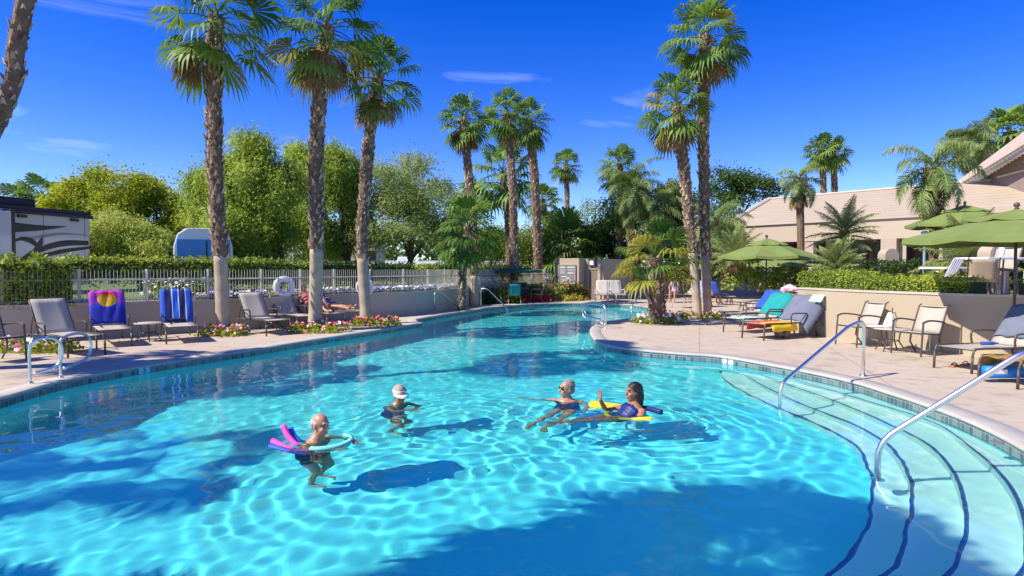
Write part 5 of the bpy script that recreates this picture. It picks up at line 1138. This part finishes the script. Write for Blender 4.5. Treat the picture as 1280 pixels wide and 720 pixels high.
def person(label, loc, rz, J, skin, hair, group=None, vox=.009, wide=1.0, belly=0, bust=0, yaw=0, pitch=0, suit=None, suit_t=(0,.8), hat=None, glasses=False, straps=True, hairstyle='short', feet=True):
    """J: joints in the figure's own frame, +y is the way it faces, +x its right hand"""
    root = T('person', label, 'person', loc, rz, group); root_m = MB(); mb = root_m; J = {k: Vector(v) for k, v in J.items()}
    sh = (J['rs']-J['ls']).normalized(); ax, fw = torso_prims(mb, J['pel'], J['nb'], sh, 0, 1, 0, wide, belly, bust)
    mb.tube([J['nb']-ax*.03, J['nb'].lerp(J['head'], .5), J['head']], [.065,.052,.05], 10)
    for s in 'lr':
        S, E, W_ = J[s+'s'], J[s+'e'], J[s+'w']; capsule(mb, J['nb'].lerp(S, .5)-ax*.02, S, .055, .056); capsule(mb, S, E, .052*wide, .038); capsule(mb, E, W_, .039, .026)
        sd = 1 if s == 'r' else -1; hn = J.get(s+'n', Vector((0,0,1))); hand(mb, W_, J.get(s+'hd', (W_-E)), hn, 1.0, .35, -sd)
        H_, K, A_ = J[s+'h'], J[s+'k'], J[s+'a']; capsule(mb, H_, K, .085*wide, .055); capsule(mb, K, A_, .056, .036); cf = K.lerp(A_, .3); mb.ell(cf, (.055,)*3, 8)
        if feet: ft = J.get(s+'f', A_+Vector((0,.18,-.03))); capsule(mb, A_, ft, .036, .026); mb.ell(A_.lerp(ft, .8), (.045,.06,.025), 8)
    # head
    Hm = Matrix.Rotation(yaw, 3, 'Z') @ Matrix.Rotation(pitch, 3, 'X'); C_ = J['head']
    def hp(x, y, z): return C_+Hm @ Vector((x, y, z))
    mb.ell(hp(0,-.012,.035), (.077,.098,.09), 16, Hm); mb.ell(hp(0,.022,-.035), (.06,.07,.085), 14, Hm); mb.ell(hp(0,.055,-.09), (.03,.03,.025), 8, Hm)
    mb.tube([hp(0,.088,.03), hp(0,.105,-.005), hp(0,.118,-.024)], [.009,.012,.016], 8); mb.ell(hp(0,.106,-.026), (.019,.014,.011), 8, Hm)
    mb.ell(hp(0,.083,.042), (.055,.02,.012), 10, Hm)
    for s in (-1,1): mb.ell(hp(s*.076,-.012,-.008), (.012,.022,.034), 8, Hm); mb.ell(hp(s*.036,.068,-.03), (.024,.022,.024), 8, Hm)
    mb.ell(hp(0,.088,-.062), (.024,.014,.013), 8, Hm)
    body = remesh('body', mb, skin, vox, root); 
    eyem = M['eye']; 
    for s in (-1,1):
        if not glasses: MB().ell(hp(s*.031,.083,.014), (.013,.009,.008), 8, Hm).build('eye', eyem, body, True)
    MB().ell(hp(0,.099,-.062), (.022,.006,.006), 8, Hm).build('mouth', M['lips'], body, True)
    if glasses:
        g_ = MB()
        for s in (-1,1): g_.ell(hp(s*.034,.094,.014), (.03,.008,.02), 10, Hm); g_.tube([hp(s*.062,.088,.016), hp(s*.08,.0,.012)], .004, 5)
        g_.tube([hp(-.02,.1,.018), hp(.02,.1,.018)], .005, 5); g_.build('sunglasses', M['rvk'], root, True)
    hm = MB()
    if hairstyle == 'short': hm.ell(hp(0,-.024,.05), (.085,.1,.088), 16, Hm); hm.ell(hp(0,-.05,-.01), (.078,.068,.07), 12, Hm)
    elif hairstyle == 'bald':
        hm.ell(hp(0,-.058,.02), (.08,.062,.065), 12, Hm); hm.ell(hp(0,-.07,-.02), (.066,.045,.05), 12, Hm)
        for s in (-1,1): hm.ell(hp(s*.062,-.02,.03), (.022,.05,.03), 10, Hm)
    elif hairstyle == 'long':
        hm.ell(hp(0,-.02,.048), (.086,.102,.09), 16, Hm); hm.tube([hp(0,-.06,.03), hp(0,-.08,-.08), hp(0,-.085,-.2), hp(.0,-.09,-.27)], [.07,.07,.055,.02], 12)
        for s in (-1,1): hm.tube([hp(s*.06,-.0,.05), hp(s*.076,-.03,-.04), hp(s*.06,-.06,-.14)], [.03,.026,.02], 8)
    r_ = remesh('hair', hm, hair, .007, root, 3); r_.modifiers.new('tex', 'DISPLACE')
    tx = bpy.data.textures.get('hairtex') or bpy.data.textures.new('hairtex', 'CLOUDS'); tx.noise_scale = .014; dm_ = r_.modifiers['tex']; dm_.texture = tx; dm_.strength = .02; dm_.mid_level = .5
    if suit:
        sm_ = MB(); torso_prims(sm_, J['pel'], J['nb'], sh, suit_t[0], suit_t[1], .008, wide, belly, bust)
        for s in 'lr':
            H_, K = J[s+'h'], J[s+'k']
            if suit_t[0] == 0: sm_.ell(H_, (.095*wide,)*3, 10); capsule(sm_, H_, H_.lerp(K, J.get('short', .12) if not isinstance(J.get('short'), Vector) else J['short'].x), .092*wide, .09*wide)
            if straps:
                a = J['pel'].lerp(J['nb'], .72)+fw*.12+(J[s+'s']-J['nb'])*.5; b = J['nb'].lerp(J[s+'s'], .55)+ax*.055-ax*.02; c = J['pel'].lerp(J['nb'], .75)-fw*.11+(J[s+'s']-J['nb'])*.45
                sm_.tube(smoothpath([a, a.lerp(b, .6)+fw*.02, b+ax*.012, c+ax*.06, c], 4), .012, 6)
        remesh('swimsuit', sm_, suit, .01, root, 4)
    if hat == 'visor':
        v = MB(); n = 24; v.lathe([(.089,.03),(.094,.034),(.094,.075),(.088,.078)], hp(0,-.018,.0), 24, Hm); 
        P1 = []; P2 = []
        for k in range(15):
            a = R(20)+R(140)*k/14; P1.append(hp(.092*math.cos(a), -.01+.104*math.sin(a), .036)); P2.append(hp(.112*math.cos(a), -.01+.104*math.sin(a)+.075*math.sin(a), .012))
        v.strip(P1, P2); vo = v.build('visor', M['white'], root, True); vo.modifiers.new('t','SOLIDIFY').thickness = .004
    elif hat == 'cap':
        v = MB(); v.lathe([(.09,.03),(.092,.06),(.075,.11),(.04,.135),(.001,.142)], hp(0,-.015,0), 20, Hm); P1 = []; P2 = []
        for k in range(13): a = R(25)+R(130)*k/12; P1.append(hp(.09*math.cos(a), -.005+.1*math.sin(a), .035)); P2.append(hp(.095*math.cos(a), -.005+.17*math.sin(a), .02))
        v.strip(P1, P2); v.build('cap', M['white'], root, True)
    return root
M['eye'] = mat('eye', (.05,.035,.03), .2); M['lips'] = mat('lips', (.4,.12,.1), .5); M['hgrey'] = mat('grey_hair', (.55,.53,.52), .8, (.35,.33,.32), 60); M['hblond'] = mat('grey_blond_hair', (.5,.38,.28), .8, (.35,.25,.18), 60); M['hmix'] = mat('brown_grey_hair', (.16,.1,.08), .7, (.4,.3,.27), 45, 2); M['hdark'] = mat('dark_hair', (.015,.008,.006), .4, (.03,.015,.01), 60)
M['navy'] = mat('navy_lycra', (.01,.02,.11), .45, (.015,.03,.18), 8); M['royal'] = mat('royal_lycra', (.01,.035,.3), .45, (.02,.02,.12), 7, 2); M['trunks'] = mat('dark_trunks', (.008,.012,.04), .7); M['pinkc'] = mat('pink_cloth', (.6,.2,.22), .9, (.5,.1,.1), 9); M['redc'] = mat('red_cloth', (.45,.03,.03), .9); M['bluec'] = mat('blue_cloth', (.04,.07,.5), .9, (.03,.04,.35), 6); M['lavc'] = mat('lavender_shirt', (.5,.46,.72), .9, (.42,.4,.65), 5); M['khaki'] = mat('khaki_shorts', (.3,.22,.16), .9)
def hd(dx, dy): return math.atan2(dy, dx)-PI/2
def wat(px, py): return at(px, py, 0)
# man with the noodles
p = wat(396,550); rz = hd(.93,-.36); gw = 'people in the pool'
J = dict(pel=(0,-.06,-.42), nb=(0,.0,.1), head=(0,.05,.27), ls=(-.185,-.01,.05), rs=(.185,-.01,.05), le=(-.31,.14,-.02), re=(.31,.14,-.02), lw=(-.17,.35,.06), rw=(.17,.35,.06), lhd=(.6,.7,0), rhd=(-.6,.7,0), ln=(0,0,1), rn=(0,0,1),
         lh=(-.1,-.06,-.45), rh=(.1,-.06,-.45), lk=(-.11,.06,-.82), rk=(.11,.1,-.82), la=(-.11,-.05,-1.18), ra=(.11,.0,-1.18))
person('bald grey haired man holding pool noodles under his arms', (p.x,p.y,-.1), rz, J, M['skin'], M['hgrey'], gw, .008, 1.22, .04, 0, yaw=-.12, pitch=-.12, suit=M['trunks'], suit_t=(0,.35), straps=False, hairstyle='bald')
def noodle(label, pts, m, r, loc, rz): 
    o = MB().tube(smoothpath(pts, 6), r, 12).obj('pool_noodle', m, label, 'pool noodle', 'pool noodles', smooth=True); o.location = loc; o.rotation_euler = (0,0,rz); o.cycles.is_caustics_receiver = True; return o
M['n_pink'] = mat('pink_foam', (.75,.08,.4), .7, (.68,.06,.35), 20); M['n_blue'] = mat('blue_foam', (.02,.12,.6), .7, (.02,.1,.5), 20); M['n_mint'] = mat('mint_foam', (.25,.75,.6), .7, (.2,.68,.55), 20); M['n_yel'] = mat('yellow_foam', (.85,.6,.02), .7, (.8,.55,.02), 20)
noodle('pink foam noodle sticking up behind the bald man', [(.1,.18,-.1),(.2,.0,-.05),(.17,-.2,.04),(.13,-.32,.15)], M['n_pink'], .03, (p.x,p.y,0), rz)
noodle('blue foam noodle beside the upper pink one', [(-.05,.1,-.12),(.06,-.1,-.05),(.08,-.22,.03),(.05,-.3,.1)], M['n_blue'], .032, (p.x,p.y,0), rz)
noodle('pink foam noodle end low behind the bald man', [(.24,.2,-.05),(.3,.05,-.03),(.27,-.18,-.01),(.26,-.34,.015)], M['n_pink'], .03, (p.x+.0,p.y-.03,0), rz-.15)
noodle('blue foam noodle lying flat on the water by his elbow', [(.33,.2,-.05),(.36,.05,-.03),(.34,-.12,-.015),(.33,-.28,-.01)], M['n_blue'], .03, (p.x,p.y-.05,0), rz-.1)
o = MB(); arc_ = [(.26*math.cos(a), .1+.24*math.sin(a), 0) for a in np.linspace(.15, PI-.15, 18)]
for zc in (0,): 
    A_ = [Vector((x, y, .02)) for x, y, z in arc_]; B_ = [Vector((x*.92, y*.92, -.13)) for x, y, z in arc_]; o.strip(A_, B_)
f_ = o.build('float_belt', M['n_mint'], None, True); tag(f_, 'mint green curved foam float across the man\'s chest', 'foam float'); f_.location = (p.x,p.y,.0); f_.rotation_euler = (.0,0,rz); s = f_.modifiers.new('t','SOLIDIFY'); s.thickness = .045; f_.cycles.is_caustics_receiver = True
# woman with the visor
p = wat(497,505); rz = hd(.8,-.6)
J = dict(pel=(0,-.08,-.42), nb=(0,.0,.07), head=(0,.045,.235), ls=(-.165,.0,.02), rs=(.165,.0,.02), le=(-.2,.2,-.06), re=(.22,.17,-.05), lw=(.0,.33,-.0), rw=(.02,.36,.005), lhd=(.9,.4,0), rhd=(-.8,.5,0), lh=(-.09,-.08,-.45), rh=(.09,-.08,-.45), lk=(-.1,.1,-.8), rk=(.1,.14,-.8), la=(-.1,-.1,-1.15), ra=(.1,-.05,-1.15))
person('woman in a white visor and blue swimsuit with folded arms', (p.x,p.y,-.1), rz, J, M['skint'], M['hblond'], gw, .008, 1.12, .02, 1, yaw=-.35, pitch=-.2, suit=M['royal'], suit_t=(0,.85), hat='visor')
# swimmer with sunglasses
p = wat(709,500); rz = hd(-.25,-.97)
J = dict(pel=(.0,-.05,-.42), nb=(0,.02,.05), head=(0,.04,.215), ls=(-.18,.0,.01), rs=(.18,.0,.01), re=(.4,.05,.01), rw=(.62,.0,.01), le=(-.33,.2,-.05), lw=(-.3,.44,-.02), lhd=(-.2,1,.1), rhd=(1,-.1,-.1), lh=(-.09,-.03,-.45), rh=(.09,-.03,-.45), lk=(-.02,.4,-.5), rk=(.2,.42,-.48), la=(.1,.8,-.62), ra=(.34,.78,-.6), lf=(.12,.98,-.6), rf=(.38,.95,-.58))
person('swimmer in dark sunglasses and navy suit, one arm stretched out', (p.x,p.y,-.05), rz, J, M['skin'], M['hmix'], gw, .008, 1.12, .02, 0, yaw=-.95, pitch=.05, suit=M['navy'], suit_t=(0,.85), glasses=True)
# woman with long dark hair reclining
p = wat(783,516); rz = hd(-.92,-.38)
J = dict(pel=(0,.14,-.14), nb=(0,-.13,.13), head=(0,-.11,.31), ls=(-.16,-.13,.08), rs=(.16,-.13,.08), le=(-.26,.0,-.04), lw=(-.13,.2,.03), lhd=(.5,.8,-.1), re=(.27,.14,.03), rw=(.2,.27,.2), rhd=(-.1,.05,1), rn=(0,-1,.1), ln=(0,0,1), lh=(-.09,.16,-.14), rh=(.09,.16,-.14), lk=(-.1,.58,.0), rk=(.08,.56,-.08), la=(-.05,.98,-.03), ra=(.04,.95,-.14), lf=(-.05,1.14,.03), rf=(.04,1.1,-.07))
person('woman with long wet dark hair reclining in the water and waving', (p.x,p.y,-.05), rz, J, M['skint'], M['hdark'], gw, .008, 1.05, 0, 1, yaw=-.05, pitch=.08, suit=M['navy'], suit_t=(.0,.82), hairstyle='long')
noodle('yellow foam noodle under the reclining woman', [(-.4,-.1,.0),(-.3,.06,-.02),(-.12,.2,-.08),(.1,.22,-.1),(.25,.08,-.06),(.34,-.2,-.02)], M['n_yel'], .036, (p.x,p.y,0), rz)
noodle('dark foam noodle end behind the reclining woman', [(.1,-.2,.02),(-.1,-.26,.05),(-.3,-.3,.045)], M['navy'], .033, (p.x,p.y,0), rz)
# kickboard between the two
q0 = at(733,503,0.05); q1 = at(770,509,.0); dd = (q1-q0); 
kb = MB(); prof = [(-.0,-.05),(.04,-.13),(.12,-.155),(.45,-.13),(.5,-.1),(.5,.1),(.45,.13),(.12,.155),(.04,.13),(0,.05)]
kb.prism([(x, y*.75) for x, y in prof], -.014, .014); kb = kb.obj('kickboard', M['n_yel'], 'yellow kickboard held between the two swimmers', 'kickboard', bevel=.008); kb.scale = (.85,.8,1); kb.location = (q0.x+.03, q0.y, .03); kb.rotation_euler = (R(14), R(5), math.atan2(dd.y, dd.x)); kb.cycles.is_caustics_receiver = True
for o_ in [o for o in bpy.data.objects if o.get('group') == gw]: o_.scale = (.96,)*3
# sunbathers on the left loungers (lounger frame: head end -y, foot +y)
def lying(label, Lt, knees, skin, hair, top, hat=None, hairstyle='short', wide=1.0, topname=None, book=False):
    o, P, n_ = Lt; bk = lambda t, e=.13: P(t)+n_*e
    a = bk(.12,.12); nb = bk(.68,.12); h = bk(.9,.17); ax = (nb-a).normalized()
    lz = .46; J = dict(pel=tuple(a), nb=tuple(nb), head=tuple(h+Vector((0,.02,.03))), ls=tuple(nb+Vector((-.17,0,-.03))), rs=tuple(nb+Vector((.17,0,-.03))), le=tuple(nb+Vector((-.27,.18,-.2))), re=tuple(nb+Vector((.27,.18,-.2))), lw=tuple(nb+Vector((-.12,.36,-.1))), rw=tuple(nb+Vector((.12,.36,-.1))), lhd=(.5,.6,.2), rhd=(-.5,.6,.2), lh=(-.09,a.y+.05,.49), rh=(.09,a.y+.05,.49))
    if knees: J.update(lk=(-.1,.18,.78), rk=(.1,.2,.62) if knees == 2 else (.1,.18,.8), la=(-.1,.45,.45), ra=(.12,.62,.45), lf=(-.1,.62,.42), rf=(.12,.8,.43))
    else: J.update(lk=(-.1,.22,.5), rk=(.1,.2,.5), la=(-.12,.62,.44), ra=(.12,.6,.44), lf=(-.13,.68,.55), rf=(.13,.66,.55))
    return person(label, tuple(o.location), o.rotation_euler.z, J, skin, hair, 'sunbathers on the left loungers', .011, wide, 0, 0, 0, -.5 if False else .1, suit=top, suit_t=(0,.9), hat=hat, hairstyle=hairstyle)
lying('sunbather in pink with raised knees behind the second palm', LG, 1, M['skin'], M['hgrey'], M['pinkc'])
lying('sunbather in blue lying on the lavender towel', LH, 0, M['skint'], M['hdark'], M['bluec'])
# far people
p = at(852,380); J = dict(pel=(0,0,.55), nb=(0,.05,1.02), head=(0,.1,1.2), ls=(-.18,.05,.97), rs=(.18,.05,.97), le=(-.24,.15,.72), re=(.24,.15,.72), lw=(-.15,.38,.62), rw=(.15,.38,.62), lh=(-.09,.03,.52), rh=(.09,.03,.52), lk=(-.12,.46,.5), rk=(.12,.46,.5), la=(-.12,.5,.08), ra=(.12,.5,.08))
person('distant person in a lavender shirt and pale hat sitting on a lounger', tuple(p+Vector((0,1.2,0))), R(150), J, M['skin'], M['hgrey'], 'people by the wide steps', .014, 1.1, suit=M['lavc'], suit_t=(0,1), hat='cap', straps=False)
p = at(889,381); J2 = dict(J); J2.update(pel=(0,0,.5), nb=(0,-.12,.95), head=(0,-.1,1.14), ls=(-.18,-.12,.9), rs=(.18,-.12,.9))
person('distant sunbather in pink seated beside the blue sling chair', tuple(p), R(-60), J2, M['skin'], M['hblond'], 'people by the wide steps', .014, 1.0, suit=M['pinkc'], suit_t=(0,1), straps=False)
p = at(963,385.5); J = dict(pel=(0,-.1,.92), nb=(0,.22,1.22), head=(0,.38,1.3), ls=(-.2,.2,1.18), rs=(.2,.2,1.18), le=(-.24,.34,.95), re=(.24,.34,.95), lw=(-.16,.5,.78), rw=(.16,.5,.78), lh=(-.1,-.1,.88), rh=(.1,-.1,.88), lk=(-.11,-.02,.47), rk=(.11,.0,.47), la=(-.12,-.08,.07), ra=(.12,-.06,.07), short=(.45,0,0))
o = person('standing person in a lavender T-shirt bending over the loungers', tuple(p), R(20), J, M['skin'], M['hgrey'], 'people by the wide steps', .014, 1.15, .05, suit=M['khaki'], suit_t=(0,.2), straps=False)
ts = MB(); torso_prims(ts, Vector(J['pel']), Vector(J['nb']), Vector((1,0,0)), .15, 1, .025, 1.15, .05)
for s in (-1,1): capsule(ts, (s*.18,.2,1.18), (s*.23,.3,1.02), .075, .065)
remesh('shirt', ts, M['lavc'], .014, o)

# ------------------------------------------------------------------ sky, sun, camera
el, az = R(46), math.atan2(-.375, -.927)
S = Vector((math.cos(az)*math.cos(el), math.sin(az)*math.cos(el), math.sin(el)))
ld = bpy.data.lights.new('sun', 'SUN'); ld.energy = 3.9; ld.angle = R(.5); ld.color = (1,.93,.8); ld.cycles.is_caustics_light = True
lo = bpy.data.objects.new('sun', ld); COL.objects.link(lo); lo.rotation_euler = S.to_track_quat('Z', 'Y').to_euler(); lo.location = (-20,-10,30)
wd = bpy.data.worlds.new('World'); SC.world = wd; wd.use_nodes = True; nt = wd.node_tree; N = nt.nodes; L = nt.links
sk = N.new('ShaderNodeTexSky'); sk.sky_type = 'NISHITA'; sk.sun_disc = False; sk.sun_elevation = el; sk.sun_rotation = (PI/2-az)%(2*PI); sk.altitude = 600; sk.air_density = 1.0; sk.dust_density = .15; sk.ozone_density = 5
hs_ = N.new('ShaderNodeHueSaturation'); hs_.inputs['Saturation'].default_value = 1.37; hs_.inputs['Value'].default_value = .82; hs_.inputs['Hue'].default_value = .529
L.new(sk.outputs[0], hs_.inputs['Color'])
tc = N.new('ShaderNodeTexCoord'); mp = N.new('ShaderNodeMapping'); mp.inputs['Scale'].default_value = (1.6,1,6); mp.inputs['Rotation'].default_value = (0,.15,0); L.new(tc.outputs['Generated'], mp.inputs[0])
cn = N.new('ShaderNodeTexNoise'); cn.inputs['Scale'].default_value = 2.2; cn.inputs['Detail'].default_value = 8; cn.inputs['Distortion'].default_value = .8; L.new(mp.outputs[0], cn.inputs[0])
cr = N.new('ShaderNodeMapRange'); cr.inputs[1].default_value = .6; cr.inputs[2].default_value = .85; cr.inputs[3].default_value = 0; cr.inputs[4].default_value = .35; L.new(cn.outputs[0], cr.inputs[0])
mx = N.new('ShaderNodeMix'); mx.data_type = 'RGBA'; mx.inputs[7].default_value = (5.5,6,7,1); L.new(cr.outputs[0], mx.inputs[0]); L.new(hs_.outputs[0], mx.inputs[6])
L.new(mx.outputs[2], N['Background'].inputs[0]); N['Background'].inputs[1].default_value = .15
cam = bpy.data.cameras.new('camera'); co_ = bpy.data.objects.new('camera', cam); COL.objects.link(co_); SC.camera = co_
cam.sensor_width = 36; cam.lens = F/1280*36; cam.clip_end = 3000; cam.clip_start = .05
co_.location = (0,0,CH); co_.rotation_euler = (PI/2-PITCH, 0, 0)
SC.view_settings.view_transform = 'Standard'; SC.view_settings.look = 'None'; SC.view_settings.exposure = .85; SC.view_settings.gamma = 1
SC.render.engine = 'CYCLES'; SC.cycles.use_denoising = True; SC.cycles.max_bounces = 10; SC.cycles.transparent_max_bounces = 12; SC.cycles.sample_clamp_indirect = 6
